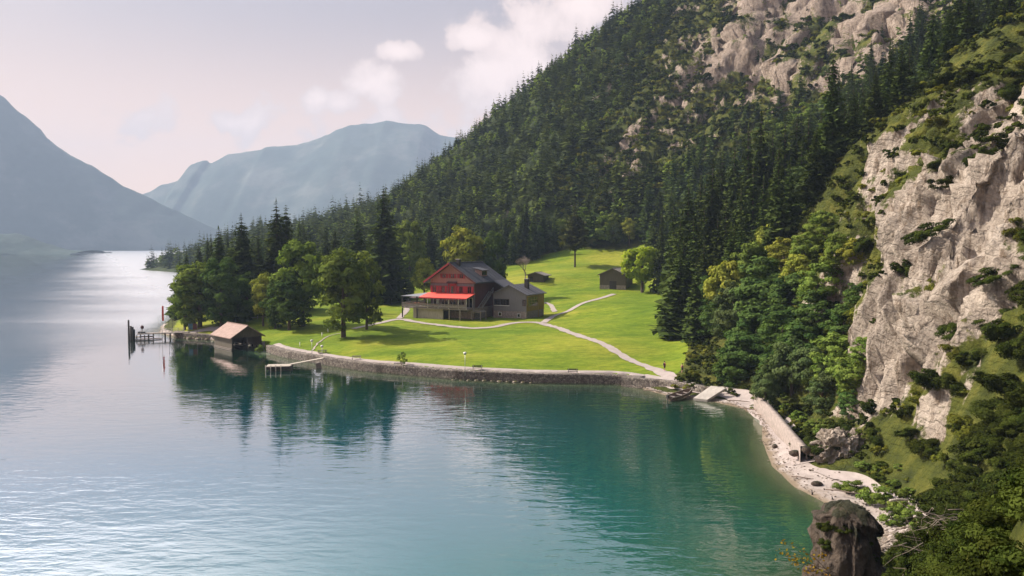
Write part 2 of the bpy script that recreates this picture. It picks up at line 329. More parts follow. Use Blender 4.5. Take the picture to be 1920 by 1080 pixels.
def rockcol(t, grassy=True):
    g = N(t, 'ShaderNodeNewGeometry')
    n1 = tex(t, 'Noise', 0.16, 8, 0.68, sx=(1, 1, 1.8)); n2 = tex(t, 'Noise', 1.3, 8, 0.72, sx=(1, 1, 0.6)); n3 = tex(t, 'Noise', 0.45, 5, 0.6)
    col = ramp(t, n1, [(0.25, (0.175, 0.146, 0.122)), (0.48, (0.365, 0.312, 0.264)), (0.75, (0.50, 0.435, 0.375))])
    col = mixc(t, 0.7, col, ramp(t, n2, [(0.33, (0.36, 0.33, 0.32)), (0.46, (0.85, 0.82, 0.80)), (0.66, (1.28, 1.25, 1.22))]), 'MULTIPLY')
    vo = N(t, 'ShaderNodeTexVoronoi', feature='DISTANCE_TO_EDGE', i_Scale=0.55)
    tcn = N(t, 'ShaderNodeTexCoord'); wv = N(t, 'ShaderNodeMix'); 
    disp = N(t, 'ShaderNodeTexNoise', i_Scale=0.7, i_Detail=4.0); t.links.new(tcn.outputs['Object'], disp.inputs['Vector'])
    vv = vmath(t, 'ADD', tcn.outputs['Object'], vmath(t, 'MULTIPLY', disp.outputs['Color'], (2.6, 2.6, 2.6))); t.links.new(vv, vo.inputs['Vector'])
    crack = smooth01(t, vo.outputs['Distance'], 0.0, 0.10)
    h = mathn(t, 'ADD', mathn(t, 'ADD', mathn(t, 'MULTIPLY', n2, 1.0), mathn(t, 'MULTIPLY', n3, 1.4)), mathn(t, 'MULTIPLY', crack, 0.12))
    stn = tex(t, 'Noise', 0.55, 6, 0.7, sx=(1.6, 1.6, 0.16)); col = mixc(t, smooth01(t, stn, 0.50, 0.66), col, mixc(t, 1.0, col, (0.50, 0.45, 0.40), 'MULTIPLY'))
    bed_ = N(t, 'ShaderNodeTexWave', wave_type='BANDS', i_Scale=0.42, i_Distortion=7.0, i_Detail=5.0); bed_.inputs['Detail Scale'].default_value = 1.4; mpb = N(t, 'ShaderNodeMapping'); mpb.inputs['Rotation'].default_value = (0.5, 0.9, 0.3); t.links.new(tcn.outputs['Object'], mpb.inputs[0]); t.links.new(mpb.outputs[0], bed_.inputs[0])
    bl_ = smooth01(t, bed_.outputs['Fac'], 0.0, 0.5); h = mathn(t, 'ADD', h, mathn(t, 'MULTIPLY', bl_, 0.22))
    up_ = N(t, 'ShaderNodeAttribute', attribute_name='upper'); col = mixc(t, up_.outputs['Fac'], col, mixc(t, 1.0, col, (0.80, 0.77, 0.76), 'MULTIPLY'))
    if grassy:
        at = N(t, 'ShaderNodeAttribute', attribute_name='veg')
        nn = tex(t, 'Noise', 0.9, 6, 0.7); gg = mathn(t, 'ADD', at.outputs['Fac'], mathn(t, 'MULTIPLY', mathn(t, 'SUBTRACT', nn, 0.5), 1.1))
        gm = smooth01(t, gg, 0.42, 0.60)
        gc = ramp(t, tex(t, 'Noise', 0.35, 5, 0.65), [(0.3, (0.028, 0.036, 0.010)), (0.5, (0.065, 0.075, 0.013)), (0.72, (0.140, 0.135, 0.026))])
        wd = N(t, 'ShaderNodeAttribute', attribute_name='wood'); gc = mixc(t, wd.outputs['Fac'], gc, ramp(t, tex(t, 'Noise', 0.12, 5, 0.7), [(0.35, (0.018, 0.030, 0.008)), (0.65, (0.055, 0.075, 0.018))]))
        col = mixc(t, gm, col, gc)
    return col, h, g
def rockb(t, out):
    col, h, g = rockcol(t)
    p = N(t, 'ShaderNodeBsdfPrincipled', i_Roughness=0.95); p.inputs['Specular IOR Level'].default_value = 0.15; t.links.new(col, p.inputs[0])
    bn = N(t, 'ShaderNodeBump', i_Strength=0.9, i_Distance=0.55); t.links.new(h, bn.inputs['Height']); t.links.new(bn.outputs[0], p.inputs['Normal'])
    t.links.new(p.outputs[0], out.inputs[0])
M['rock'] = mat('limestone and turf', rockb)
def crag_b(t, out):
    col, h, g = rockcol(t)
    col = mixc(t, 1.0, col, (0.22, 0.19, 0.165), 'MULTIPLY')
    p = N(t, 'ShaderNodeBsdfPrincipled', i_Roughness=0.95); t.links.new(col, p.inputs[0])
    bn = N(t, 'ShaderNodeBump', i_Strength=0.9, i_Distance=0.3); t.links.new(h, bn.inputs['Height']); t.links.new(bn.outputs[0], p.inputs['Normal'])
    t.links.new(p.outputs[0], out.inputs[0])
M['crag'] = mat('dark mossy crag rock', crag_b)
def farb(t, out):
    n = tex(t, 'Noise', 0.004, 8, 0.62); n2 = tex(t, 'Noise', 0.03, 5, 0.6)
    col = ramp(t, n, [(0.40, (0.070, 0.095, 0.088)), (0.52, (0.090, 0.115, 0.105)), (0.62, (0.15, 0.165, 0.15))])
    col = mixc(t, 0.4, col, ramp(t, n2, [(0.3, 0.6), (0.7, 1.3)]), 'MULTIPLY')
    p = N(t, 'ShaderNodeBsdfDiffuse'); t.links.new(col, p.inputs[0]); t.links.new(p.outputs[0], out.inputs[0])
M['far'] = mat('far mountain woods and rock', farb)
def sandb(t, out):
    g = N(t, 'ShaderNodeNewGeometry'); sp = N(t, 'ShaderNodeSeparateXYZ'); t.links.new(g.outputs['Position'], sp.inputs[0])
    n = tex(t, 'Noise', 0.5, 7, 0.68); n2 = tex(t, 'Noise', 7.0, 4, 0.7)
    col = ramp(t, n, [(0.3, (0.25, 0.205, 0.185)), (0.5, (0.36, 0.305, 0.28)), (0.72, (0.45, 0.39, 0.36))])
    col = mixc(t, 0.35, col, ramp(t, n2, [(0.32, 0.55), (0.6, 1.15)]), 'MULTIPLY')
    zz = mathn(t, 'ADD', sp.outputs[2], mathn(t, 'MULTIPLY', mathn(t, 'SUBTRACT', n, 0.5), 0.5))
    wet = smooth01(t, zz, 0.02, 0.22)                 # sand wetted by the lake
    col = mixc(t, wet, (0.20, 0.15, 0.10), col)
    deep = smooth01(t, sp.outputs[2], -2.2, -0.2)
    col = mixc(t, deep, (0.07, 0.08, 0.035), col)
    p = N(t, 'ShaderNodeBsdfPrincipled', i_Roughness=0.95); t.links.new(col, p.inputs[0])
    bn = N(t, 'ShaderNodeBump', i_Strength=0.5, i_Distance=0.1); t.links.new(mathn(t, 'ADD', n2, n), bn.inputs['Height']); t.links.new(bn.outputs[0], p.inputs['Normal'])
    t.links.new(p.outputs[0], out.inputs[0])
M['sand'] = mat('beach sand and lake marl', sandb)
def waterb(t, out):
    g = N(t, 'ShaderNodeTexCoord'); at = N(t, 'ShaderNodeAttribute', attribute_name='depth')
    # ripples
    def nz(s, sx, rot, det=3):
        mp = N(t, 'ShaderNodeMapping'); mp.inputs['Scale'].default_value = sx; mp.inputs['Rotation'].default_value = (0, 0, rot); t.links.new(g.outputs['Object'], mp.inputs['Vector'])
        n = N(t, 'ShaderNodeTexNoise', i_Scale=s, i_Detail=float(det), i_Roughness=0.55, i_Distortion=0.4); t.links.new(mp.outputs[0], n.inputs['Vector']); return n.outputs[0]
    big = nz(0.035, (1, 1, 1), 0.3, 4); wind = nz(0.010, (1, 2.2, 1), -0.4, 4)
    h = mathn(t, 'ADD', mathn(t, 'MULTIPLY', nz(0.75, (0.55, 1.3, 1), 0.35), 0.62), mathn(t, 'MULTIPLY', nz(0.22, (0.6, 1.2, 1), -0.2, 2), 0.9))
    sy = N(t, 'ShaderNodeSeparateXYZ'); t.links.new(g.outputs['Object'], sy.inputs[0]); sheltered = smooth01(t, sy.outputs[1], 70.0, 230.0)
    breeze = mathn(t, 'MULTIPLY', smooth01(t, mathn(t, 'MULTIPLY', sy.outputs[0], -1.0), 120.0, 260.0), smooth01(t, wind, 0.42, 0.60))    # a breeze out on the open lake
    amp = mathn(t, 'MULTIPLY', mathn(t, 'ADD', 0.45, mathn(t, 'MULTIPLY', smooth01(t, wind, 0.40, 0.62), 0.55)), mathn(t, 'SUBTRACT', 1.0, mathn(t, 'MULTIPLY', sheltered, 0.80)))
    amp = mathn(t, 'ADD', amp, mathn(t, 'MULTIPLY', breeze, 0.45))
    bn = N(t, 'ShaderNodeBump', i_Distance=0.10); t.links.new(h, bn.inputs['Height']); t.links.new(amp, bn.inputs['Strength'])
    fr = N(t, 'ShaderNodeFresnel', i_IOR=1.333)
    dp = at.outputs['Fac']
    deepc = ramp(t, dp, [(0.0, (0.085, 0.130, 0.050)), (0.12, (0.028, 0.105, 0.062)), (0.35, (0.002, 0.115, 0.105)), (0.7, (0.002, 0.125, 0.185)), (1.0, (0.006, 0.165, 0.300))])
    df = N(t, 'ShaderNodeBsdfDiffuse'); t.links.new(deepc, df.inputs[0])
    trp = N(t, 'ShaderNodeBsdfTransparent'); trp.inputs[0].default_value = (0.80, 0.93, 0.84, 1)
    m1 = N(t, 'ShaderNodeMixShader'); t.links.new(smooth01(t, dp, 0.0, 0.16), m1.inputs[0]); t.links.new(trp.outputs[0], m1.inputs[1]); t.links.new(df.outputs[0], m1.inputs[2])
    gl = N(t, 'ShaderNodeBsdfGlossy'); t.links.new(mathn(t, 'ADD', 0.02, mathn(t, 'MULTIPLY', mathn(t, 'MULTIPLY', smooth01(t, mathn(t, 'ADD', mathn(t, 'ADD', mathn(t, 'MULTIPLY', sy.outputs[1], 0.52), sy.outputs[0]), mathn(t, 'MULTIPLY', mathn(t, 'SUBTRACT', wind, 0.5), 70.0)), -75.0, 40.0), smooth01(t, mathn(t, 'SUBTRACT', mathn(t, 'MULTIPLY', sy.outputs[1], 0.25), sy.outputs[0]), 112.0, 180.0)), 0.26)), gl.inputs['Roughness']); t.links.new(bn.outputs[0], gl.inputs['Normal'])
    m2 = N(t, 'ShaderNodeMixShader'); t.links.new(mathn(t, 'MULTIPLY', mathn(t, 'SUBTRACT', 1.0, mathn(t, 'POWER', mathn(t, 'SUBTRACT', 1.0, fr.outputs[0]), 4.9)), mathn(t, 'ADD', 0.32, mathn(t, 'MULTIPLY', smooth01(t, dp, 0.0, 0.15), 0.68))), m2.inputs[0]); t.links.new(m1.outputs[0], m2.inputs[1]); t.links.new(gl.outputs[0], m2.inputs[2])
    t.links.new(m2.outputs[0], out.inputs[0])
M['water'] = mat('lake water', waterb)

# ------------------------------------------------------------------ terrain
# shoreline: x, y, bank height, distance over which the bank meets the hill behind, kind of bank
SH = [(-14, -70, 2, 4), (-9, -30, 4, 4), (-4, -6, 5, 4), (3, 10, 4, 4), (9, 24, 2.5, 4), (14, 37, 1.5, 4), (19, 48, 1, 5), (25, 57, .5, 6), (31.0, 64.0, .15, 7), (31.6, 67.5, .1, 9), (29.7, 74, .05, 10), (28.7, 78.5, .05, 10), (28.9, 86, .05, 9), (31.4, 97.3, .05, 7), (34.8, 108.5, .05, 7), (34.6, 117.0, .05, 7),
      (30.6, 123.5, .05, 8), (25.0, 127.5, .05, 9), (22, 134, .3, 6), (19, 138, 1.35, 6), (3.7, 139.5, 1.35, 8), (-9.5, 143, 1.35, 8), (-17.6, 147, 1.35, 8), (-28.5, 152.5, 1.35, 8), (-36.9, 159.3, 1.35, 8), (-50.8, 173, 1.35, 7), (-55.6, 180, 1.35, 6), (-60, 190, 1.25, 5), (-68, 197, 1.22, 5),
      (-76, 202.7, 1.2, 5), (-83.4, 206, 1.2, 5), (-88, 209.5, 1.2, 6), (-96, 219, .8, 8), (-103, 236, .8, 8), (-112, 265, .8, 8), (-130, 330, .8, 10), (-165, 430, .8, 14), (-212, 540, .8, 20), (-262, 650, .8, 20), (-302, 720, .8, 20), (-350, 772, .8, 20), (-371, 800, .8, 20), (-378, 835, .8, 20), (-350, 920, .8, 30), (-280, 1050, .8, 40), (-200, 1200, .8, 40)]
SHX = np.array([(a, b) for a, b, _, _ in SH], float)
def shore_d(x, y):
    P = np.stack([x, y], -1); best = np.full(x.shape, 1e9); hs = np.zeros(x.shape); dd = np.ones(x.shape); ar = np.zeros(x.shape); acc = 0
    for i in range(len(SH) - 1):
        a, b = SHX[i], SHX[i + 1]; ab = b - a; L = np.hypot(*ab)
        t = np.clip(((P - a) @ ab) / (L * L), 0, 1); d = np.hypot(P[..., 0] - a[0] - t * ab[0], P[..., 1] - a[1] - t * ab[1])
        m = d < best; best = np.where(m, d, best); hs = np.where(m, SH[i][2] * (1 - t) + SH[i + 1][2] * t, hs); dd = np.where(m, SH[i][3] * (1 - t) + SH[i + 1][3] * t, dd); ar = np.where(m, acc + t * L, ar); acc += L
    poly = np.vstack([SHX, [(900, 1200), (900, -70)]]); ins = np.zeros(x.shape, bool); n = len(poly)
    for i in range(n):
        (x1, y1), (x2, y2) = poly[i], poly[(i + 1) % n]
        if y1 == y2: continue
        c = ((y1 > y) != (y2 > y)) & (x < (x2 - x1) * (y - y1) / (y2 - y1) + x1); ins ^= c
    return np.where(ins, best, -best), hs, dd, ar
CP = []
def cz(*a):
    for px, py, z in a: CP.append(tuple(Pz(px, py, z)))
def cY(*a):
    for px, py, Y in a: CP.append(tuple(PY(px, py, Y)))
cz((500, 645, 1.6), (612, 668, 1.5), (750, 691, 1.45), (860, 698, 1.45), (1000, 702, 1.45), (1150, 706, 1.5), (1245, 700, 2.0), (1300, 712, 2.0), (1400, 727, 2.1), (1450, 760, 2.2), (1500, 808, 2.2), (1530, 842, 2.1), (1560, 872, 1.6), (1640, 905, 1.8),
   (900, 645, 3.2), (740, 645, 3.0), (650, 635, 3.0), (560, 615, 3.5), (500, 600, 4.0), (430, 602, 3.4), (400, 610, 2.6), (360, 606, 2.4), (860, 600, 5), (988, 602, 5), (930, 606, 4.8), (1022, 590, 5.3), (780, 597, 5), (740, 570, 6.0), (720, 555, 7.2), (620, 560, 7.0), (690, 600, 4.7),
   (1030, 606, 5.0), (1100, 570, 8.0), (1150, 543, 10.4), (1230, 545, 10.4), (1270, 560, 9.3), (1200, 600, 6.3), (1250, 640, 4.6), (1150, 640, 4.3), (1290, 660, 4.0), (1300, 690, 2.8), (1060, 650, 3.7))
cY((1003, 530, 262), (1078, 500, 290), (985, 512, 285), (1100, 470, 318), (1180, 462, 318), (1000, 490, 318), (1270, 485, 295), (950, 510, 300), (1140, 500, 285), (770, 545, 300), (860, 520, 300), (680, 540, 310))
CP += [(36, 165, 4.2), (60, 165, 21), (90, 165, 46), (130, 165, 84), (200, 165, 140), (55, 220, 10), (80, 220, 30), (110, 220, 56), (150, 220, 96), (220, 220, 150), (60, 300, 24), (100, 300, 52), (150, 300, 98), (200, 300, 150), (280, 300, 210),
       (-60, 400, 20), (0, 400, 52), (60, 400, 88), (120, 400, 130), (180, 400, 175), (260, 400, 240), (-120, 420, 12), (360, 300, 270), (360, 500, 320), (300, 165, 215), (300, 60, 210), (420, 100, 290),
       (-150, 550, 14), (-115, 550, 30), (-82, 550, 48), (-40, 550, 80), (0, 550, 116), (44, 550, 150), (84, 550, 178), (140, 550, 226), (220, 560, 280),
       (-150, 700, 35), (-60, 700, 66), (0, 700, 96), (80, 700, 150), (200, 700, 210), (-371, 800, 0), (-300, 800, 15), (-256, 800, 26), (-170, 800, 42), (-100, 800, 58), (0, 800, 84), (-200, 650, 18), (-165, 540, 10), (-300, 1000, 8), (-150, 1000, 40), (100, 1000, 110), (300, 1000, 200), (-120, 330, 2.5), (-90, 260, 4), (-70, 300, 8), (-100, 230, 2.5)]
cz((1690, 900, 2.0), (1700, 945, 1.9), (1620, 885, 1.7), (1660, 925, 1.2), (1650, 872, 2.1), (1595, 868, 2.0), (1705, 985, 1.2), (1680, 980, .8), (1560, 900, 1.0))
cY((1900, 1000, 42), (1900, 800, 56), (1900, 650, 67), (1900, 500, 78), (1900, 350, 88), (1900, 200, 105), (1900, 60, 135),
   (1750, 1050, 44), (1750, 985, 54), (1750, 935, 63), (1750, 850, 69), (1750, 780, 75), (1750, 700, 82), (1750, 600, 87), (1750, 480, 93), (1750, 400, 98), (1750, 300, 108), (1750, 200, 125), (1790, 110, 148),
   (1655, 775, 92), (1660, 700, 92), (1665, 640, 93), (1680, 560, 94), (1690, 480, 97), (1640, 400, 112), (1640, 300, 128), (1640, 235, 148), (1580, 480, 116), (1600, 600, 113), (1560, 700, 108), (1545, 785, 99), (1620, 800, 88), (1450, 715, 120), (1480, 640, 130), (1560, 330, 150))
CP += [(45, 130, 8.4), (60, 130, 25), (80, 130, 47), (110, 130, 76), (150, 110, 110), (120, 80, 90), (100, 60, 75), (80, 40, 60), (60, 55, 30), (70, 20, 62), (40, 30, 28), (30, 36, 14), (21, 33, 11), (30, 10, 34), (12, 12, 22), (1.5, 1, 22.3), (0, -20, 24), (20, -30, 40), (50, -40, 60), (150, -40, 130), (24, 44, 8)]
CP = np.array(CP); C0 = 5.0
def kern(d2): return np.sqrt(d2 + C0 * C0)
D2 = ((CP[:, None, :2] - CP[None, :, :2]) ** 2).sum(-1); n_ = len(CP)
A_ = np.zeros((n_ + 3, n_ + 3)); A_[:n_, :n_] = kern(D2) + np.eye(n_) * -0.6; A_[:n_, n_] = 1; A_[:n_, n_ + 1:] = CP[:, :2]; A_[n_:, :n_] = A_[:n_, n_:].T
W_ = np.linalg.solve(A_, np.concatenate([CP[:, 2], [0, 0, 0]]))
def rbf(x, y):
    r = W_[n_] + W_[n_ + 1] * x + W_[n_ + 2] * y
    for i in range(n_): r = r + W_[i] * kern((x - CP[i, 0]) ** 2 + (y - CP[i, 1]) ** 2)
    return r
# where bare rock shows (1) and where woods or turf cover it (0)
RK = []
for px, py, Y, v in ((1900, 1000, 42, .0), (1900, 800, 56, .35), (1900, 650, 67, .15), (1880, 500, 78, .85), (1880, 400, 85, .9), (1900, 250, 100, .4), (1900, 60, 135, 0), (1750, 985, 54, .1), (1750, 850, 69, 0), (1750, 760, 76, .3), (1750, 690, 82, .9), (1700, 700, 90, 1), (1750, 600, 87, .8), (1700, 560, 94, 1), (1800, 540, 85, .8),
                     (1750, 480, 93, .95), (1820, 420, 88, .95), (1750, 380, 99, .8), (1720, 290, 110, .7), (1790, 250, 110, .3), (1660, 320, 120, .55), (1750, 180, 128, .0), (1640, 240, 148, 0), (1655, 775, 92, 1), (1600, 600, 113, .25), (1580, 470, 116, .45), (1560, 700, 108, 0), (1480, 640, 130, 0), (1620, 740, 98, .4), (1540, 640, 112, 0), (1600, 420, 120, .1), (1640, 380, 112, .4),
                     (1300, 150, 420, .65), (1400, 100, 400, .75), (1500, 120, 380, .95), (1600, 80, 370, 1), (1700, 60, 350, .9), (1450, 220, 380, .85), (1560, 200, 340, .9), (1640, 150, 330, .95), (1330, 250, 400, .7), (1250, 300, 400, .4), (1200, 200, 450, .2), (1150, 300, 420, .1), (1050, 200, 500, .2), (950, 300, 450, .15), (1250, 60, 500, .2), (1380, 300, 330, .45), (1150, 60, 540, .1), (900, 330, 430, .1), (1400, 380, 280, 0), (1500, 330, 260, 0), (1500, 20, 440, .9), (1750, 20, 380, .7), (1300, 400, 300, 0)):
    p = PY(px, py, Y); RK.append((p[0], p[1], v))
RK += [(36, 165, 0), (60, 165, .05), (90, 165, .05), (60, 220, 0), (60, 300, 0), (0, 400, 0), (0, 320, 0), (-200, 700, 0), (24, 33, .2), (10, 10, .1), (45, 116, 0), (42, 106, 0), (48, 131, 0), (52, 122, .1), (25, 20, 0), (40, 30, 0), (20, 33, .1)]
RK = np.array(RK)
def rockmap(x, y):
    ws = 0; s = 0
    for a, b, v in RK:
        wgt = 1.0 / ((x - a) ** 2 + (y - b) ** 2 + 4.0) ** 1.5; ws = ws + wgt; s = s + wgt * v
    return s / ws
def axis(segs):
    out = [segs[0][0]]
    for a, b, s0, s1 in segs:
        p = a
        while p < b - 1e-6:
            st = s0 + (s1 - s0) * (p - a) / (b - a); p = min(p + st, b); out.append(p)
    return np.array(out)
XS = axis([(-560, -120, 9, 2), (-120, -95, 1.4, 1), (-95, 12, 0.75, 0.75), (12, 80, 0.33, 0.33), (80, 110, 0.6, 1.0), (110, 260, 1.8, 3), (260, 520, 5, 12)])
YS = axis([(-60, 20, 3, 1), (20, 130, 0.33, 0.36), (130, 190, 0.7, 0.75), (190, 320, 0.9, 1.3), (320, 560, 1.9, 2.6), (560, 1180, 4, 10)])
GX, GY = np.meshgrid(XS, YS, indexing='xy')
D, HS, DD, AR = shore_d(GX, GY)
Z0 = rbf(GX, GY); RM = rockmap(GX, GY)
MEADOW = np.array([Pz(1190, 704, 1.8)[:2], Pz(1250, 700, 2)[:2], (28, 140), (34, 160), (38, 176), (46, 205), (52, 240), (56, 280), (50, 312), (20, 322), (-20, 322), (-60, 318), (-95, 300), (-104, 262), (-96, 235), (-90, 215), (-60, 190), (-50, 172), (-30, 154), (0, 141)])
def inpoly(x, y, poly):
    ins = np.zeros(np.shape(x), bool); n = len(poly)
    for i in range(n):
        (x1, y1), (x2, y2) = poly[i], poly[(i + 1) % n]
        if y1 == y2: continue
        ins ^= ((y1 > y) != (y2 > y)) & (x < (x2 - x1) * (y - y1) / (y2 - y1) + x1)
    return ins
def polyd(x, y, poly):
    best = np.full(np.shape(x), 1e9); n = len(poly)
    for i in range(n):
        a, b = np.array(poly[i]), np.array(poly[(i + 1) % n]); ab = b - a
        t = np.clip(((x - a[0]) * ab[0] + (y - a[1]) * ab[1]) / (ab @ ab), 0, 1)
        best = np.minimum(best, np.hypot(x - a[0] - t * ab[0], y - a[1] - t * ab[1]))
    return best
INM = inpoly(GX, GY, MEADOW); MD = np.where(INM, 0, polyd(GX, GY, MEADOW))
off = sstep(MD, 2, 22) * np.where(GY < 150, sstep(Z0, 2.6, 8.0), 1.0)                                   # 0 on the meadow, 1 on the wild slopes
far = sstep(GY, 160, 330)
u = GX * 0.55 - GY * 0.83; v = GX * 0.83 + GY * 0.55     # v runs up the fall line, u across it
gul = fbm(u, v * 0.28, s=46, o=5, seed=3, ridged=True, gain=0.55)
Z = Z0 + off * (far * (gul * 11 + fbm(GX, GY, s=22, o=4, seed=9) * 3.5 * (0.5 + RM)) + (1 - far) * fbm(GX, GY, s=14, o=4, seed=5) * 1.6 * np.clip(GY / 60, 0.1, 1))
cl_ = off * sstep(GX, 30, 40) * (1 - sstep(GY, 135, 165)) * sstep(GY, 62, 74)
Z += cl_ * (fbm(GX * .45, GY, s=13, o=3, seed=15, ridged=True) * 3.2 + 6.0 * sstep(GY, 83.0, 86.0) * (1 - sstep(GY, 88, 104)) * sstep(GX, 40, 44.5) * (1 - sstep(GX, 52, 60)))
Z += (1 - off) * fbm(GX, GY, s=17, o=3, seed=11) * 0.32 * sstep(D, 3, 14)
Z += (1 - off) * np.exp(-(((GX - 16) / 12) ** 2 + ((GY - 268) / 9) ** 2)) * 0.8
Z = np.maximum(Z, HS + 0.02 * np.maximum(D, 0))
land = HS + (Z - HS) * sstep(D, 0.3, 1) * np.clip((D - 0.0) / DD, 0, 1) ** 0.8
wallish = (HS > 1.28) & (GY > 130)
WT = 1.05
bed = -0.02 - np.where(wallish, 0.22, 0.0) - 0.13 * np.clip(-D, 0, 7) - 0.55 * np.clip(-D - 7, 0, 60)
bed += fbm(GX, GY, s=9, o=3, seed=21) * 0.25 * np.clip(-D / 6, 0, 1)
GZ = np.where(D > np.where(wallish, WT, 0), land, np.where(D > 0, -0.6 if False else np.where(wallish, -0.5, 0), bed))
GZ = np.where(wallish & (D > WT), np.maximum(GZ, 1.32), GZ)
# level house plot, beach berm
def bil(G, x, y):
    x = np.asarray(x, float); y = np.asarray(y, float)
    i = np.clip(np.searchsorted(XS, x) - 1, 0, len(XS) - 2); j = np.clip(np.searchsorted(YS, y) - 1, 0, len(YS) - 2)
    fx = np.clip((x - XS[i]) / (XS[i + 1] - XS[i]), 0, 1); fy = np.clip((y - YS[j]) / (YS[j + 1] - YS[j]), 0, 1)
    return G[j, i] * (1 - fx) * (1 - fy) + G[j, i + 1] * fx * (1 - fy) + G[j + 1, i] * (1 - fx) * fy + G[j + 1, i + 1] * fx * fy
def H(x, y): return float(bil(GZ, x, y))
# rock relief: push the surface out along its normal
dzx = np.gradient(GZ, XS, axis=1); dzy = np.gradient(GZ, YS, axis=0); L_ = np.sqrt(dzx ** 2 + dzy ** 2 + 1)
NX, NY, NZ = -dzx / L_, -dzy / L_, 1 / L_
nearc = sstep(GY, 25, 40) * (1 - sstep(GY, 150, 200)) * sstep(GX, 12, 22)
rk = off * sstep(D, 3, 9) * np.clip(RM * 1.5 - 0.1, 0, 1)
bedz = GZ * 0.55 + GX * 0.42 + GY * 0.30             # tilted strata
strat = fbm(bedz, GX * 0.12, GY * 0.12, s=4.5, o=4, seed=31, ridged=True)
blk = fbm(GX, GY, GZ * 0.8, s=9.0, o=6, seed=41, ridged=True, gain=0.6)
sm = fbm(GX, GY, GZ * 1.0, s=2.2, o=4, seed=51)
wrp = fbm(GX, GY, GZ, s=11, o=4, seed=45)
def saw(t): f = t - np.floor(t); return np.where(f < .72, f / .72, (1 - f) / .28)
ter = saw((bedz + wrp * 3.0) / 3.1) * (0.55 + 0.45 * blk); ter2 = saw((GZ * .8 - GX * .35 + GY * .55 + wrp * 6) / 7.5)
ribs = fbm(GX * .22 + wrp, GY + wrp * 1.5, GZ * .22, s=6.5, o=6, seed=47, ridged=True, gain=.58); fine = fbm(GX * .6, GY, GZ * .6, s=1.9, o=4, seed=53, ridged=True, gain=.6)
mr = fbm(u + wrp * 5, v * .22, GZ * .1, s=24, o=7, seed=49, ridged=True, gain=.6)
fac = np.zeros_like(GX); m_ = (rk > .01) & (GY < 200) & (GX < 112)
a_, b_, c_ = GX[m_], GY[m_], GZ[m_]; wq_ = fbm(a_, b_, c_, s=4, o=3, seed=57); a2, b2, c2 = a_ + wq_ * 1.2, b_ + wq_ * 1.2, c_ - a_ * .5 + wq_
fac[m_] = facets(a2 * .55, b2, c2 * .45, 4.6, 60) * 1.9 + facets(a2 * .6, b2, c2 * .6, 1.9, 70) * .85 + facets(a_, b_, c_, .95, 80) * .36
fac2 = np.zeros_like(GX); m_ = (rk > .01) & (GY > 150); a_, b_, c_ = GX[m_], GY[m_], GZ[m_]; wq_ = fbm(a_, b_, c_, s=25, o=4, seed=58) * 8
fac2[m_] = facets(a_ * .7 + wq_, b_ * .7 + wq_, c_ * .5 + wq_, 19, 61) * 4.6 + facets(a_ + wq_, b_ + wq_, c_ * .7, 8.5, 71) * 2.2
amp = rk * (nearc * (2.6 * ribs + 0.5 * strat + 0.45 * fine + 0.5 * ter + 0.7 * ter2 + fac - 1.0) + (1 - nearc) * sstep(GY, 150, 250) * fac2 + (1 - nearc) * sstep(GY, 150, 250) * (9.0 * mr + 1.0 * blk + 2.0 * saw((GZ + GX * .3 + wrp * 4) / 9) - 2))
PXg, PYg, PZg = GX + NX * amp, GY + NY * amp, GZ + NZ * amp
PXg += 0; 
# turf where it is flat enough and not bare rock
slope = L_ - 1
e1 = np.stack([np.gradient(PXg, axis=1), np.gradient(PYg, axis=1), np.gradient(PZg, axis=1)], -1); e2 = np.stack([np.gradient(PXg, axis=0), np.gradient(PYg, axis=0), np.gradient(PZg, axis=0)], -1)
nn_ = np.cross(e1, e2); NZ2 = nn_[..., 2] / np.maximum(np.linalg.norm(nn_, axis=-1), 1e-9)
for _ in range(2): NZ2[1:-1, 1:-1] = (NZ2[1:-1, 1:-1] * 2 + NZ2[:-2, 1:-1] + NZ2[2:, 1:-1] + NZ2[1:-1, :-2] + NZ2[1:-1, 2:]) / 6
veg = np.clip(1.14 - RM * 0.84 + fbm(GX, GY, GZ, s=9, o=5, seed=61, gain=.6) * 0.95 + (NZ2 - 0.62) * 1.0, 0, 1.3)
veg = np.where(GY > 150, veg * .85 + .17 + .32 * fbm(u, v * .3, s=30, o=3, seed=63), veg)
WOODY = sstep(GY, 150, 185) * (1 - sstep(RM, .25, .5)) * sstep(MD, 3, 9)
VEG = veg
idx = np.arange(GX.size).reshape(GX.shape)
quads = np.stack([idx[:-1, :-1], idx[:-1, 1:], idx[1:, 1:], idx[1:, :-1]], -1).reshape(-1, 4)
def fmean(G): return ((G[:-1, :-1] + G[:-1, 1:] + G[1:, 1:] + G[1:, :-1]) / 4).ravel()
fD, fM, fx_, fy_ = fmean(D), fmean(MD), fmean(GX), fmean(GY)
V3 = np.stack([PXg, PYg, PZg], -1).reshape(-1, 3)
def piece(name, mask, m, label=None, smooth=True):
    q = quads[mask]; us, inv = np.unique(q, return_inverse=True)
    me = npmesh(name, V3[us], inv.reshape(-1, 4), m, {'veg': VEG.ravel()[us], 'wood': WOODY.ravel()[us], 'upper': sstep(GY, 160, 260).ravel()[us]}, smooth)
    return tag(link(name, me), kind='structure', label=label)
water_m = (fD < np.where(fy_ > 240, -5.0, 0.4)) & (fD > -70)
cliffm = (fx_ > 12) & (fy_ < 175) & (fM > 2) & ~water_m & (fy_ < 175)
piece('lakebed', water_m, M['sand'], 'pale marl lakebed showing through the shallow water')
piece('meadow', (fD >= 0.4) & (fM <= 2), M['grass'], 'sunlit mown lawn and hay meadow around the red chalet')
piece('cliff', cliffm & (fD >= 0.4), M['rock'], 'pale limestone cliff with turf ledges beside the beach', False)
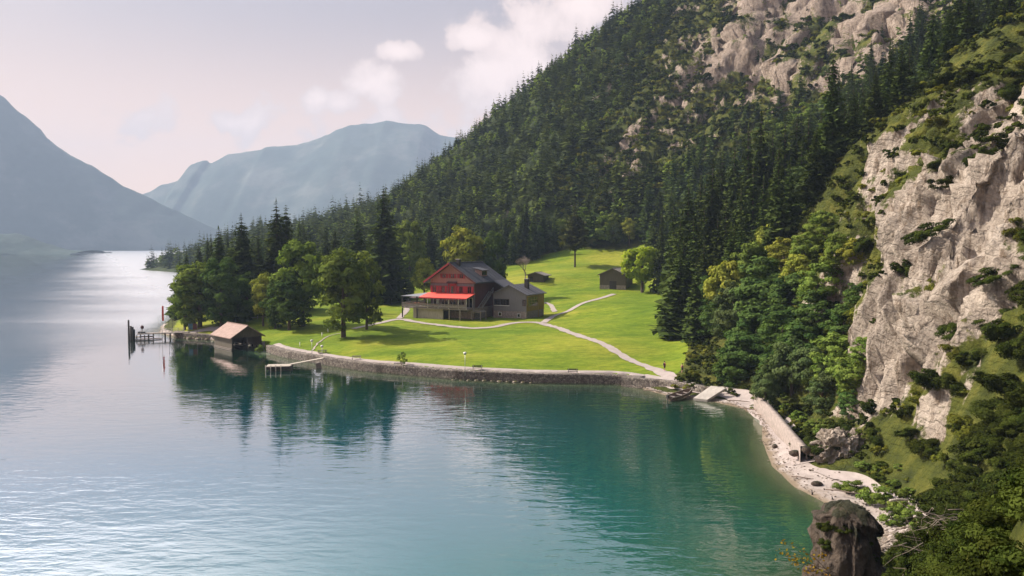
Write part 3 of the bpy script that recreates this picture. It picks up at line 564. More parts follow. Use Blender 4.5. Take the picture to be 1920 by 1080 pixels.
piece('mountain', (fD >= np.where(fy_ > 240, -5.0, 0.4)) & (fM > 2) & ~cliffm, M['rock'], 'steep wooded mountainside with limestone crags above the meadow', False)

# water
WX = axis([(-4900, -1000, 600, 300), (-1000, -120, 60, 5), (-120, 40, 0.9, 0.9), (40, 60, 4, 10)]); WY = axis([(-200, 20, 30, 8), (20, 60, 2, 1), (60, 215, 0.9, 0.9), (215, 900, 2, 30), (900, 7300, 100, 900)])
wx, wy = np.meshgrid(WX, WY, indexing='xy')
dw = shore_d(wx, wy)[0]; wi = np.arange(wx.size).reshape(wx.shape)
wq = np.stack([wi[:-1, :-1], wi[:-1, 1:], wi[1:, 1:], wi[1:, :-1]], -1).reshape(-1, 4)
dep = np.clip((-dw + fbm(wx, wy, s=14, o=4, seed=71) * 4.0 * np.clip(-dw / 8, 0, 1)) / 75.0, 0, 1) ** 0.8
cove = sstep(wx, 5, 30) * (wy < 140)
dep = np.clip(dep - 0.0, 0, 1)
keep = (dw.ravel()[wq].max(1) < 4) | (wy.ravel()[wq].min(1) > 1100) | (dw.ravel()[wq].min(1) < 0)
me = npmesh('water', np.stack([wx, wy, wx * 0], -1), wq[keep], M['water'], {'depth': dep.ravel()}, True)
tag(link('water', me), kind='structure', label='calm turquoise alpine lake mirroring the bright sky and trees')

# ------------------------------------------------------------------ far mountains
def farmount(name, prof, Yr, x0, x1, dx, slope_w, seed, label, Yfoot=None, ext=()):
    pp = [PY(px, py, Yr) for px, py in prof]; xs = np.array([p[0] for p in pp] + [e[0] for e in ext]); zs = np.array([p[2] for p in pp] + [e[1] for e in ext]); o = np.argsort(xs); xs, zs = xs[o], zs[o]
    X = np.arange(x0, x1, dx); ridge = np.interp(X, xs, zs)
    T = np.linspace(-1, 1.6, 70)                       # -1: foot towards us, 0: crest
    Xg, Tg = np.meshgrid(X, T); Rg = np.interp(Xg, xs, zs)
    Wd = slope_w * np.maximum(Rg, 30) + 60
    Yg = Yr + Tg * Wd
    nse = fbm(Xg, Yg, s=420, o=6, seed=seed, ridged=True, gain=0.55)
    Zg = Rg * np.clip(1 - np.abs(Tg), -0.2, 1) ** 0.92 + nse * 0.055 * Rg * np.clip(np.abs(Tg) * 4, 0, 1) * np.clip(1.1 - np.abs(Tg), 0, 1) + fbm(Xg, Yg, s=45, o=3, seed=seed + 5) * 5
    Zg = np.where(Tg < -0.98, -4, Zg)
    i = np.arange(Xg.size).reshape(Xg.shape); q = np.stack([i[:-1, :-1], i[:-1, 1:], i[1:, 1:], i[1:, :-1]], -1).reshape(-1, 4)
    tag(link(name, npmesh(name, np.stack([Xg, Yg, Zg], -1), q, M['far'], None, True)), kind='structure', label=label)
farmount('mountain', [(0, 172), (20, 195), (42, 212), (75, 240), (80, 252), (130, 288), (165, 305), (200, 326), (225, 345), (280, 370), (330, 395), (390, 422), (430, 440), (470, 458), (520, 464)], 3900, -4300, -1050, 16, 1.15, 101, 'blue hazy mountain sloping down to the far lake shore', ext=((-3200, 860), (-4300, 900)))
farmount('mountain', [(150, 400), (285, 357), (300, 346), (335, 337), (358, 306), (385, 297), (394, 305), (430, 287), (490, 279), (500, 273), (560, 269), (600, 256), (640, 238), (655, 231), (710, 227), (725, 222), (745, 226), (798, 231), (825, 250), (870, 257), (960, 275), (1200, 330)], 5200, -3000, 1000, 18, 1.3, 151, 'pale blue flat topped mountain range at the head of the valley')
farmount('headland', [(-200, 425), (0, 440), (30, 438), (60, 448), (90, 458), (115, 466), (150, 469)], 2250, -2100, -1180, 9, 2.2, 181, 'low grassy headland on the far left shore')
gm = bpy.data.meshes.new('ground'); gm.from_pydata([(-4900, -300, -48), (1500, -300, -48), (1500, 7300, -48), (-4900, 7300, -48)], [], [(0, 1, 2, 3)]); gm.materials.append(M['far'])
tag(link('ground', gm), kind='structure')
# ------------------------------------------------------------------ beach, paths, lake wall
def loft(name, A, B, m, mt, lift, label=None, nA=None, wob=0.0, seed=1, kind='structure', flat=None, hfun=None):
    A, B = np.array(A, float), np.array(B, float)
    def res(P, n):
        s = np.concatenate([[0], np.cumsum(np.hypot(*np.diff(P[:, :2], axis=0).T))]); t = np.linspace(0, s[-1], n)
        out = np.stack([np.interp(t, s, P[:, k]) for k in range(P.shape[1])], -1)
        k = max(1, n // 60); ker = np.ones(2 * k + 1) / (2 * k + 1); pad = np.pad(out, ((k, k), (0, 0)), mode='edge')
        return np.stack([np.convolve(pad[:, c], ker, 'valid') for c in range(out.shape[1])], -1)
    n = nA or int(max(np.hypot(*np.diff(A[:, :2], axis=0).T).sum(), np.hypot(*np.diff(B[:, :2], axis=0).T).sum()) / 0.5) + 2
    a, b = res(A, n), res(B, n)
    T = np.linspace(0, 1, m)[:, None, None]; G = a[None, :, :2] * (1 - T) + b[None, :, :2] * T
    if wob:
        e = np.abs(np.linspace(-1, 1, m))[:, None] ** 2; nx = fbm(G[..., 0], G[..., 1], s=1.6, o=3, seed=seed); G[..., 0] += nx * wob * e; G[..., 1] += nx * wob * e
    z = (bil(GZ, G[..., 0], G[..., 1]) if flat is None else np.full(G.shape[:2], flat)) + lift
    if hfun is not None: z = hfun(G[..., 0], G[..., 1], z)
    i = np.arange(n * m).reshape(m, n); q = np.stack([i[:-1, :-1], i[:-1, 1:], i[1:, 1:], i[1:, :-1]], -1).reshape(-1, 4)
    o = link(name, npmesh(name, np.concatenate([G, z[..., None]], -1), q, mt, None, True))
    return tag(o, kind=kind, label=label)
def offs(P, d):                       # a polyline moved sideways
    P = np.array(P, float)[:, :2]; t = np.gradient(P, axis=0); t /= np.hypot(t[:, 0], t[:, 1])[:, None]
    return P + np.stack([-t[:, 1], t[:, 0]], -1) * (np.array(d)[:, None] if np.ndim(d) else d)
def dense(P, st=1.0):
    P = np.array(P, float); s = np.concatenate([[0], np.cumsum(np.hypot(*np.diff(P[:, :2], axis=0).T))]); n = max(3, int(s[-1] / st)); t = np.linspace(0, s[-1], n)
    o = np.stack([np.interp(t, s, P[:, k]) for k in range(P.shape[1])], -1)
    for _ in range(6): o[1:-1] = (o[:-2] + 2 * o[1:-1] + o[2:]) / 4
    return o
def path(P, wd, name='path', lift=0.10, label=None, seed=1, mt=None, wob=0.35):
    c = dense([p[:2] for p in P], 0.7)
    return loft(name, offs(c, -wd / 2), offs(c, wd / 2), 5, mt or M['gravel'], lift, label, nA=len(c), wob=wob, seed=seed)
def cw(*pp): return [Pz(*p) for p in pp]
# beach: from under the water up to the foot of the bank
bo = [(s[0], s[1]) for s in SH if s[1] > 63 and s[1] < 138 and s[0] > 20]
bo = [(27.5, 58)] + bo + [(17, 139)]
bo = dense(bo, 0.6); bo_out = offs(bo, 3.2)
bi = dense([p[:2] for p in cw((1700, 1010, 1.0), (1712, 985, 1.4), (1695, 945, 2.0), (1668, 906, 2.1), (1640, 884, 2.0), (1600, 868, 2.0), (1545, 862, 2.0), (1500, 838, 2.0), (1470, 800, 2.0), (1440, 765, 1.9), (1400, 737, 1.9), (1340, 728, 1.8), (1250, 722, 1.4), (1190, 716, 1.0), (1150, 716, .4))], 0.6)
def beachh(x, y, z):
    d, hs, dd, ar = shore_d(x, y)
    t = np.where(d > 0, 0.035 + 0.10 * np.clip(d, 0, 3) + 0.03 * np.clip(d - 3, 0, 12), z - 0.0)
    t = t + fbm(x, y, s=2.5, o=4, seed=83) * 0.05 * np.clip(d, 0, 1)
    return np.maximum(t, z)
loft('beach', bo_out, bi, 30, M['sand'], 0.09, 'curved pale sandy beach under the rock cliff', hfun=beachh, nA=240)
wl = [(s[0], s[1]) for s in SH if s[2] > 1.3 and 130 < s[1] < 192 and s[0] < 20] 
wl = dense([(21.5, 135.5)] + wl, 0.8)
path(offs(wl, -1.75).tolist() + [], 2.1, lift=0.16, label='pale gravel lakeside path on top of the stone wall', seed=2, wob=0.15)
main = cw((1200, 704, 1.6), (1215, 704, 1.7), (1260, 709, 2.0), (1310, 715, 2.1), (1370, 722, 2.15), (1412, 735, 2.2), (1448, 762, 2.2), (1475, 788, 2.2), (1502, 817, 2.2), (1520, 846, 2.1))
path(main, 3.4, label='pale gravel path curving along the shore above the beach', lift=0.13, seed=3)
mead = cw((1265, 706, 2.0), (1245, 697, 2.2), (1180, 672, 2.9), (1100, 637, 3.9), (1060, 622, 4.4), (1030, 611, 4.8), (1000, 604, 5.0), (960, 607, 4.8), (925, 613, 4.7), (885, 614, 4.6), (840, 609, 4.8), (790, 603, 5), (748, 597, 5), (700, 606, 4.6), (660, 615, 4.2))
path(mead, 1.9, label='narrow gravel footpath crossing the meadow to the chalet', seed=4)
path(cw((1018, 606, 5.0), (1040, 590, 5.6), (1062, 581, 6.8), (1100, 565, 8.3), (1130, 553, 9.6), (1152, 546, 10.3)), 1.7, label='gravel footpath climbing from the chalet to the grey barn', seed=5)
path(cw((1041, 585, 5.9), (1032, 579, 5.9), (1022, 578, 5.8)), 1.2, label='short gravel path to the side of the annex', seed=6)
path(cw((748, 597, 5), (762, 586, 5.2), (765, 566, 6.0), (740, 560, 6.4), (705, 557, 6.8)), 1.6, label='gravel footpath passing left of the terrace', seed=8)
path(cw((497, 647, 2.0), (480, 636, 2.4), (440, 618, 2.6), (400, 613, 2.6), (372, 618, 1.9), (345, 622, 1.6)), 3.6, label='gravel landing place between the boathouse and the pier', seed=9)
path(cw((585, 655, 1.9), (598, 640, 2.6), (618, 628, 3.3), (650, 622, 3.8)), 0.38, label='thin trodden path up the lawn', seed=10)
path(cw((1530, 858, 2.0), (1600, 882, 2.0), (1660, 900, 2.2), (1705, 922, 2.5), (1742, 938, 3.2)), 1.1, label='sandy footpath from the beach towards the cliff', seed=11, lift=0.2)
mb = MB(); wln = len(wl)
def wallstrip(P, d0, d1, zt, zb, mt, name, label, cat=None, bulge=0.05, seed=3):
    P = dense(P, 0.35); n = len(P); a, b = offs(P, d0), offs(P, d1)
    zs = np.array([zb, zb * 0.5 + zt * 0.5 - .3, zt - 0.25, zt]); rows = []
    for k, z in enumerate(zs):
        o = a + 0; nn = fbm(a[:, 0] * 1, a[:, 1], np.full(n, z), s=0.8, o=3, seed=seed) * bulge; o = offs(P, d0 + nn + (0.12 if k == 0 else 0)); rows.append(np.c_[o, np.full(n, z) + nn * .5])
    rows.append(np.c_[b, np.full(n, zt)]); rows.append(np.c_[b, np.full(n, zb)])
    V = np.stack(rows); i = np.arange(V.shape[0] * n).reshape(-1, n); q = np.stack([i[:-1, :-1], i[:-1, 1:], i[1:, 1:], i[1:, :-1]], -1).reshape(-1, 4)
    o = link(name, npmesh(name, V, q, mt, None, False)); return tag(o, label, cat)
wallstrip(wl, 0.05, -2.2, 1.46, -0.5, M['lakewall'], 'lake_wall', 'long grey dry stone wall holding the lawn above the lake', 'wall')
wallstrip([p[:2] for p in cw((1165, 708, 1.5), (1240, 714, 1.55), (1290, 720, 1.6), (1338, 728, 1.7))][::-1], 0.0, -1.2, 1.62, 0.0, M['lakewall'], 'beach_wall', 'low rough stone wall behind the rowing boat and the sand', 'wall', seed=5)
wallstrip([(-60.5, 190), (-68, 197), (-76, 202.3), (-83.4, 205.6), (-88.6, 208.3), (-90, 212)], 0.0, -2.5, 1.3, -1.2, M['lakewall'], 'quay_wall', 'dark stone quay wall between the boathouse and the pier', 'wall', seed=8)
rw = cw((1418, 745, 2.0), (1440, 765, 2.0), (1462, 790, 2.0), (1485, 818, 2.0), (1507, 846, 1.9))
wallstrip([p[:2] for p in rw], 0.35, -0.35, 2.45, 0.2, M['stonebase'], 'retaining_wall', 'low pale retaining wall between the beach and the shore path', 'wall', seed=9)
def rockmesh(c, r, seed, n=16, rough=0.35, res=3, sx=(1, 1, 1), s=None):
    th = np.linspace(0.001, math.pi - 0.001, n * res); ph = np.linspace(0, 2 * math.pi, 2 * n * res, endpoint=False)
    T, P = np.meshgrid(th, ph, indexing='ij'); X, Y, Zz = np.sin(T) * np.cos(P), np.sin(T) * np.sin(P), np.cos(T)
    d = 1 + rough * (.7 * fbm(X + seed * 3.1, Y, Zz, s=s or 0.9, o=5, seed=seed, ridged=True, gain=0.55) + (1.1 * facets(X * 1.5, Y * 1.5, Zz * .9, .8, seed) + .6 * facets(X * 1.5, Y * 1.5, Zz * .9, .33, seed + 9) if n > 10 else 0))
    V = np.stack([X * d * r * sx[0], Y * d * r * sx[1], Zz * d * r * sx[2]], -1); k = len(ph); i = np.arange(V.shape[0] * k).reshape(-1, k)
    q = np.stack([i[:-1], np.roll(i[:-1], -1, 1), np.roll(i[1:], -1, 1), i[1:]], -1).reshape(-1, 4)
    return npmesh('rock', V + np.array(c), q[:, ::-1], M['crag'], {'veg': np.clip(V[..., 2].ravel() / r / sx[2] * 0.9 - 0.15, 0, 1)})
# the dark crag by the camera
cp_ = PY(1585, 1010, 42)
cm = rockmesh((0, 0, 0), 1.0, 5, 26, 0.0, 5, (1, 1, 1)); vv = np.zeros(len(cm.vertices) * 3, np.float32); cm.vertices.foreach_get('co', vv); vv = vv.reshape(-1, 3).astype(float)
q_ = np.maximum(np.abs(vv) ** 3.4, 1e-9).sum(1) ** (1 / 3.4); vv = vv / q_[:, None]                 # a blocky pillar with a rounded head
bw_ = fbm(vv[:, 0] * 1.9, vv[:, 1] * 1.9, vv[:, 2] * 4.6, s=2.4, o=5, seed=77, ridged=True); b2_ = fbm(vv[:, 0] * 1.9, vv[:, 1] * 1.9, vv[:, 2] * 3.0, s=.8, o=4, seed=78)
rad_ = 1 + .16 * bw_ + .10 * b2_ + .42 * facets(vv[:, 0] * 1.9, vv[:, 1] * 1.9, vv[:, 2] * 4.2, 1.9, 90) + .20 * facets(vv[:, 0] * 1.9, vv[:, 1] * 1.9, vv[:, 2] * 4.6, .75, 95); hz_ = 1 - .12 * np.clip(-vv[:, 2], 0, 1); vv = vv * np.stack([1.38 * rad_ * hz_, 1.6 * rad_ * hz_, 5.6 * (1 + .06 * bw_)], -1)
cm.vertices.foreach_set('co', vv.astype(np.float32).ravel()); cm.attributes['veg'].data.foreach_set('value', np.clip((vv[:, 2] - 4.2) * .35 + b2_ * .8, 0, .62).astype(np.float32)); cm.update()
cr = link('rock_crag', cm, loc=(cp_[0], cp_[1], 4.5)); tag(cr, 'dark mossy rock crag standing in front of the sandy beach', 'rock')
def rocks(items):
    for k, (px, py, z, r, sx, lab, grp) in enumerate(items):
        p = Pz(px, py, z); o = link('boulder', rockmesh((0, 0, 0), r, 20 + k, 8, 0.3, 2, sx), loc=(p[0], p[1], max(z, H(p[0], p[1])) + r * .15)); tag(o, lab, 'boulder', grp)
        o.data.materials[0] = M['rock'] if lab[0] == 'p' else M['crag']
rocks([(1532, 908, .35, .42, (1.3, .8, .6), 'dark red brown boulder lying alone near the water on the beach', None),
       (1490, 851, 1.3, .5, (1.1, .8, .7), 'dark block at the lower end of the retaining wall', None),
       (1512, 845, 2.2, .45, (1, .9, .9), 'dark boulder beside the path end above the beach', None),
       (1453, 838, .3, .35, (.8, .8, .8), 'small dark stone at the water line of the beach', None)])
for k, (px, py, r) in enumerate([(350, 633, .5), (358, 634, .7), (366, 634, .5), (374, 635, .65), (383, 635, .5), (391, 636, .6), (362, 631, .4), (379, 632, .45)]):
    p = Pz(px, py, 0.1); o = link('boulder', rockmesh((0, 0, 0), r, 50 + k, 7, 0.3, 2, (1.2, 1, .7)), loc=(p[0], p[1] - .6, 0.1)); tag(o, 'pale angular stone in the water at the foot of the quay wall', 'boulder', 'stones below the quay wall'); o.data.materials[0] = M['rock']
for k in range(11):
    t = k / 10; px, py = 850 + 145 * t, 711.5 + 5 * t + random.uniform(-.4, .6); p = Pz(px, py, 0.0); r = random.uniform(.18, .4)
    o = link('boulder', rockmesh((0, 0, 0), r, 60 + k, 6, 0.3, 2, (1.3, 1, .6)), loc=(p[0], p[1] - .5, 0.02)); tag(o, 'small stone in the water at the foot of the lake wall', 'boulder', 'stones below the lake wall'); o.data.materials[0] = M['rock']
# outcrop at the foot of the cliff where the path meets the beach, and the pebbly toe of the cliff
oc = Pz(1594, 850, 2.2)
o = link('rock_outcrop', rockmesh((0, 0, 0), 1.0, 31, 24, 0.30, 4, (2.7, 2.0, 1.9), 0.6), loc=(oc[0], oc[1] + 2.0, 2.0)); tag(o, 'pale ribbed rock outcrop at the back of the beach', 'rock'); o.data.materials[0] = M['rock']; o.rotation_euler = (0, 0, .3)
o.data.attributes['veg'].data.foreach_set('value', np.full(len(o.data.vertices), 0.12, np.float32))
pebb = MB(); rr = random.Random(5)
for k in range(420):
    px, py = rr.gauss(1660, 42), rr.gauss(1012, 12); p = Pz(px, py, .2); s_ = rr.uniform(.05, .22); b = bil(GZ, p[0], p[1]); (float(b) > -.15) and pebb.ball((p[0], p[1], float(b) + .12), (s_ * 1.3, s_, s_ * .7), 6, 4)
for k in range(1500):
    i_ = rr.randrange(len(bo)); j_ = min(len(bi) - 1, int(i_ * len(bi) / len(bo))); j_ = len(bi) - 1 - j_ if np.hypot(*(bi[0] - bo[0])) > np.hypot(*(bi[-1] - bo[0])) else j_
    t = rr.random() ** 1.5; x_, y_ = bo[i_] * (1 - t) + bi[j_] * t; s_ = rr.uniform(.03, .11) * (1.6 if rr.random() < .06 else 1); b = float(beachh(np.array([x_]), np.array([y_]), np.array([bil(GZ, x_, y_)]))[0])
    pebb.ball((x_ + rr.gauss(0, .4), y_ + rr.gauss(0, .4), b + .1), (s_ * 1.3, s_, s_ * .6), 5, 3)
tag(pebb.build('rubble', M['rock']), kind='stuff', label='stones and pebbles strewn over the beach and below the crag')
cb = asm_later = None
# driftwood on the beach
def stick(px, py, z, ang, L, r, lab, m=None, name='driftwood_log', grp=None):
    p = Pz(px, py, z); mb = MB(); q = [(-L / 2, 0, 0), (-L / 6, .06 * L, .03), (L / 5, -.03 * L, .05), (L / 2, .02 * L, 0)]; mb.tube(q, [r, r * .9, r * .75, r * .4], 7)
    mb.tube([(0, 0, 0), (L * .12, L * .12, L * .06)], [r * .5, r * .2], 5)
    o = mb.build(name, m or M['drift'], None, True); o.location = (p[0], p[1], max(H(p[0], p[1]) + .12, z)); o.rotation_euler = (0, 0, ang); tag(o, lab, 'driftwood', grp)
stick(1505, 896, .35, -.5, 2.2, .07, 'thin dark driftwood branch on the sand above the boulder'); stick(1580, 922, .8, -.5, 3.0, .07, 'long dark driftwood branch in the middle of the beach'); stick(1690, 938, 2.3, .1, 2.0, .12, 'pale bleached log beside the beach bushes', M['paleplank'])
stick(1410, 768, .5, -.7, 3.5, .09, 'driftwood line along the upper beach near the ramp'); stick(1435, 780, .5, -.9, 2.6, .09, 'dark driftwood branch at the bend of the shore'); stick(1567, 900, 1.2, .4, 1.0, .05, 'short dark stick left of the beach bushes'); stick(1385, 752, .7, -.4, 3.2, .08, 'driftwood branch on the sand right of the ramp')
stick(1225, 733, .3, -.3, 3.2, .08, 'driftwood pole on the strip of sand behind the rowing boat')
for px, py, lab in ((1522.5, 926, 'thin dark stump in the shallows, the one by the red brown boulder'), (1560.5, 938, 'thin dark stump at the water edge nearer the crag')):
    p = Pz(px, py + 2, 0.0); mb = MB(); mb.tube([(0, 0, -.4), (.03, 0, .15), (-.04, .02, .5)], [.09, .08, .03], 7); mb.tube([(0, 0, .1), (.16, 0, .26)], [.05, .02], 5); o = mb.build('stump', M['darkwood'], None, True); o.location = p; tag(o, lab, 'stump')

# ------------------------------------------------------------------ chalet
def frame_at(p, ang): return p, ang
def dirpt(o, ang, x, y): return (o[0] + x * math.cos(ang) - y * math.sin(ang), o[1] + x * math.sin(ang) + y * math.cos(ang))
HA = math.atan2(-.46, .89)
house = empty('chalet', (-9.7, 205, 5.0), HA, label='three storey chalet with red shutters, dark slate roof and red awning over its terrace', cat='house')
Wd, Ln, EV, RG = 13.3, 15.0, 10.3, 14.55     # width, length, eaves, ridge above the plot
cx = -Wd / 2
def wallprism(z0, z1, m, name, y0=0, y1=Ln, inset=0): MB().box(-Wd + inset, -inset, y0 + inset, y1 - inset, z0, z1).build(name, m, house)
wallprism(-1.5, 2.9, M['stonebase'], 'basement_wall', inset=.04)
wallprism(2.9, 9.2, M['greyclad'], 'wall')
sl = (RG - EV) / (Wd / 2)
MB().prism([(-Wd, 9.2), (0, 9.2), (0, EV - .1), (cx, RG - .25), (-Wd, EV - .1)], 1, -.02, Ln + .02).build('gable_wall', M['brownclad'], house)
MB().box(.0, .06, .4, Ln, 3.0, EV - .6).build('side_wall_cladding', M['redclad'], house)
ov = 1.25
def roofside(sgn, mt, y0=-1.5, y1=Ln + 1.0, extra=0):
    ex = Wd / 2 + ov + extra; th = .28
    a, b = (cx, RG), (cx + sgn * ex, RG - sl * ex)
    pl = [a, b, (b[0], b[1] - th), (a[0], a[1] - th)]
    return MB().prism(pl if sgn > 0 else pl[::-1], 1, y0, y1)
rf = roofside(1, 0).build('roof', M['slate'], house); tag(rf, label='dark slate roof slope facing the annex'); roofside(-1, 0).build('roof', M['slate'], house)
for s_ in (1, -1):
    ex = Wd / 2 + ov; MB().beam((cx, -1.56, RG - .16), (cx + s_ * ex, -1.56, RG - .16 - sl * ex), .1, .42).build('bargeboard', M['redclad'] if s_ > 0 else M['redpaint'], house)
rl = MB()
for k in range(1, 9):
    y = -1.5 + k * 2.0; ex = Wd / 2 + ov; rl.beam((cx, y, RG + .02), (cx + ex, y, RG + .02 - sl * ex), .07, .06)
rl.build('roof_seam', M['slatelight'], rf)
MB().box(cx - .35, cx + .35, -1.55, Ln + 1.05, RG - .08, RG + .12).build('ridge_cap', M['slate'], house)
ch = MB().box(-6.1, -5.2, 1.2, 2.1, RG - 1.0, RG + .75).build('chimney', M['darkwood'], house); MB().box(-6.25, -5.05, 1.05, 2.25, RG + .76, RG + .9).build('chimney_cap', M['metal'], ch)
# dormer on the right slope
dz = RG - sl * 3.9
dm = MB().prism([(-2.9, dz - .1), (-.9, dz - 1.3), (-.9, dz + .35), (-2.9, dz + .75)], 1, 5.4, 8.4).build('dormer', M['brownclad'], house)
MB().box(-.9, -.84, 5.7, 8.1, dz - .9, dz + .15).build('window', M['glass'], dm)
MB().prism([(-3.6, dz + .95), (-.4, dz + .3), (-.4, dz + .45), (-3.6, dz + 1.1)], 1, 5.0, 8.8).build('dormer_roof', M['slate'], dm)
# rear lean-to roof down towards the annex
MB().prism([(ov - .2, EV - sl * ov + .25), (5.4, EV - sl * ov - 2.1), (5.4, EV - sl * ov - 2.3), (ov - .2, EV - sl * ov)], 1, 8.2, 15.6).build('rear_roof', M['slatelight'], house)
MB().box(.06, 4.9, 9.6, 15.0, -1, EV - 3.6).build('rear_wall', M['redclad'], house)
def window(x, z, wdt, hgt, shut=True, parent=house, y=0.0, fm='redpaint', sw=None, pitch=1, n=2):
    """a window on a wall that faces -y"""
    f = MB()
    f.box(x - wdt / 2 - .09, x + wdt / 2 + .09, y - .10, y - .01, z - .09, z); f.box(x - wdt / 2 - .09, x + wdt / 2 + .09, y - .10, y - .01, z + hgt, z + hgt + .09)
    for k in range(n + 1):
        xx = x - wdt / 2 + wdt * k / n; f.box(xx - .05, xx + .05, y - .09, y - .012, z, z + hgt)
    w_ = f.build('window', M[fm], parent); MB().box(x - wdt / 2, x + wdt / 2, y - .05, y + .02, z, z + hgt).build('pane', M['glass'], w_)
    if shut:
        s2 = sw or wdt * .48
        for s_ in (-1, 1):
            q = MB(); xc = x + s_ * (wdt / 2 + s2 / 2 + .1); q.box(xc - s2 / 2, xc + s2 / 2, y - .15, y - .06, z - .08, z + hgt + .08)
            for k in range(4): q.box(xc - s2 / 2 + .06, xc + s2 / 2 - .06, y - .18, y - .15, z + .1 + k * hgt / 4, z + .16 + k * hgt / 4)
            q.build('shutter', M['redpaint'], w_)
    return w_
for x in (-12.0, -9.35, -3.9, -1.35): window(x, 6.75, 1.05, 1.6, sw=.62)
for x in (-9.0, -6.45, -3.8): window(x, 10.55, 1.1, 1.0, sw=.5)
# balcony door with its little roof
d_ = MB(); d_.box(-7.75, -7.5, -.22, -.01, 5.75, 9.1); d_.box(-5.5, -5.25, -.22, -.01, 5.75, 9.1); d_.box(-7.75, -5.25, -.22, -.01, 8.75, 9.1); d_.box(-7.15, -5.85, -.12, -.02, 5.75, 8.7)
dr = d_.build('balcony_door', M['redpaint'], house); MB().box(-6.9, -6.1, -.15, -.12, 6.1, 8.4).build('pane', M['glass'], dr); MB().prism([(-.9, 9.1), (.0, 9.5), (.0, 9.62), (-.9, 9.22)], 0, -8.0, -5.0).build('canopy', M['redclad'], dr)
st = MB().box(-Wd - .02, 0.02, -.05, -.002, 9.1, 9.24).build('floor_band', M['redclad'], house)
# terrace: floor, railing, posts, wall below, awning
tr0, tr1 = -19.6, .2
MB().box(tr0, tr1, -4.2, 0, 2.62, 2.84).build('terrace_floor', M['plank'], house)
MB().box(-19.6, -13.3, 0, 7.0, 2.62, 2.83).build('terrace_floor', M['plank'], house)
rb = MB()
for a, b in (((tr0, -4.2), (tr1, -4.2)), ((tr0, -4.2), (tr0, 7.0))):
    for z, h_ in ((3.0, .34), (3.37, .34), (3.74, .16)): rb.beam((a[0], a[1], z + h_ / 2), (b[0], b[1], z + h_ / 2), .05, h_ - .03)
rb.beam((tr0, -4.2, 3.98), (tr1, -4.2, 3.98), .16, .08); rb.beam((tr0, -4.2, 3.98), (tr0, 7, 3.98), .16, .08)
rb.build('terrace_railing', M['plank'], house)
def post(x, y, z0, z1, r=.1, m='darkwood', par=house, nm='post'): return MB().box(x - r, x + r, y - r, y + r, z0, z1).build(nm, M[m], par)
for x in (-19.5, -14.9): post(x, -4.05, -.8, 5.7, .12)
for x in (-11.6, -8.4, -5.2, -2.3, .05): post(x, -4.05, 2.85, 5.5, .07, 'white')
for x in (-5.1, -1.9): post(x, -3.9, -.6, 2.6, .13, 'plank')
post(-19.5, 6.9, -.8, 5.7, .1)
MB().box(-16.4, -7.2, -3.6, -3.3, -.8, 2.62).build('under_terrace_wall', M['paleplank'], house)
MB().box(-7.3, .0, -3.6, -3.4, 2.2, 2.6).build('carport_beam', M['darkwood'], house)
MB().box(-16.4, -16.2, -3.3, 0, -.8, 2.62).build('under_terrace_wall', M['paleplank'], house)
MB().box(-7.4, -7.2, -3.3, 0, -.8, 2.62).build('carport_wall', M['darkwood'], house)
aw = MB().prism([(-4.6, 5.55), (-.02, 6.55), (-.02, 6.63), (-4.6, 5.63)], 0, -13.9, .4).build('awning', M['awning'], house); MB().box(-13.9, .4, -4.64, -4.6, 5.3, 5.62).build('awning_valance', M['redpaint'], aw)
pg = MB().prism([(-4.4, 5.7), (7.0, 5.9), (7.0, 5.98), (-4.4, 5.78)], 0, -19.8, -14.0)
pg.build('terrace_roof', M['metal'], house)
# glazed ground floor behind the terrace
for k, x in enumerate((-11.4, -8.9, -6.4, -3.9, -1.5)):
    window(x, 3.0, 2.0, 2.4, False, fm='white', n=2)
for x, y in ((-18.4, -2.4), (-16.6, -2.3), (-14.8, -2.4), (-18.2, .8), (-16.2, 1.4), (-12.6, -2.4), (-10.2, -2.5)):
    p = dirpt((-9.7, 205), HA, x, y); t_ = empty('terrace_table', (p[0], p[1], 7.85), HA, label='orange topped table standing on the chalet terrace', cat='table', group='tables on the terrace')
    MB().box(-.8, .8, -.4, .4, .72, .77).build('tabletop', M['orange'], t_)
    for sx in (-.6, .6): MB().box(sx - .04, sx + .04, -.3, .3, 0, .72).build('leg', M['darkwood'], t_)
# outside stairs on the shaded right side
s2 = MB(); s2.beam((.5, 1.0, 2.9), (.5, 7.0, 6.9), .12, .3); s2.beam((1.7, 1.0, 2.9), (1.7, 7.0, 6.9), .12, .3)
for k in range(15): s2.box(.5, 1.7, 1.0 + k * .4, 1.32 + k * .4, 2.95 + k * .267, 3.0 + k * .267)
s2.beam((1.75, 1.0, 3.9), (1.75, 7.0, 7.9), .07, .1); s2.beam((1.75, 1.0, 3.4), (1.75, 7.0, 7.4), .05, .06)
for k in range(5): s2.beam((1.75, 1 + k * 1.5, 2.9 + k), (1.75, 1 + k * 1.5, 3.9 + k), .06)
s2.build('outside_stairs', M['metal'], house)
pl_ = MB(); pl_.box(.2, 3.2, -2.2, 1.0, 2.0, 2.2)
for a, b in (((.2, -2.2), (3.2, -2.2)), ((3.2, -2.2), (3.2, 1.0))):
    for z in (2.5, 2.8, 3.15): pl_.beam((a[0], a[1], z), (b[0], b[1], z), .05, .07)
    for t in (0, .5, 1): pl_.beam((a[0] + (b[0] - a[0]) * t, a[1] + (b[1] - a[1]) * t, 2.2), (a[0] + (b[0] - a[0]) * t, a[1] + (b[1] - a[1]) * t, 3.2), .06)
pl_.build('stair_landing', M['plank'], house)
for x, y in ((.5, -2.0), (3.0, -2.0), (3.0, .8)): post(x, y, -.8, 2.0, .1, 'plank')
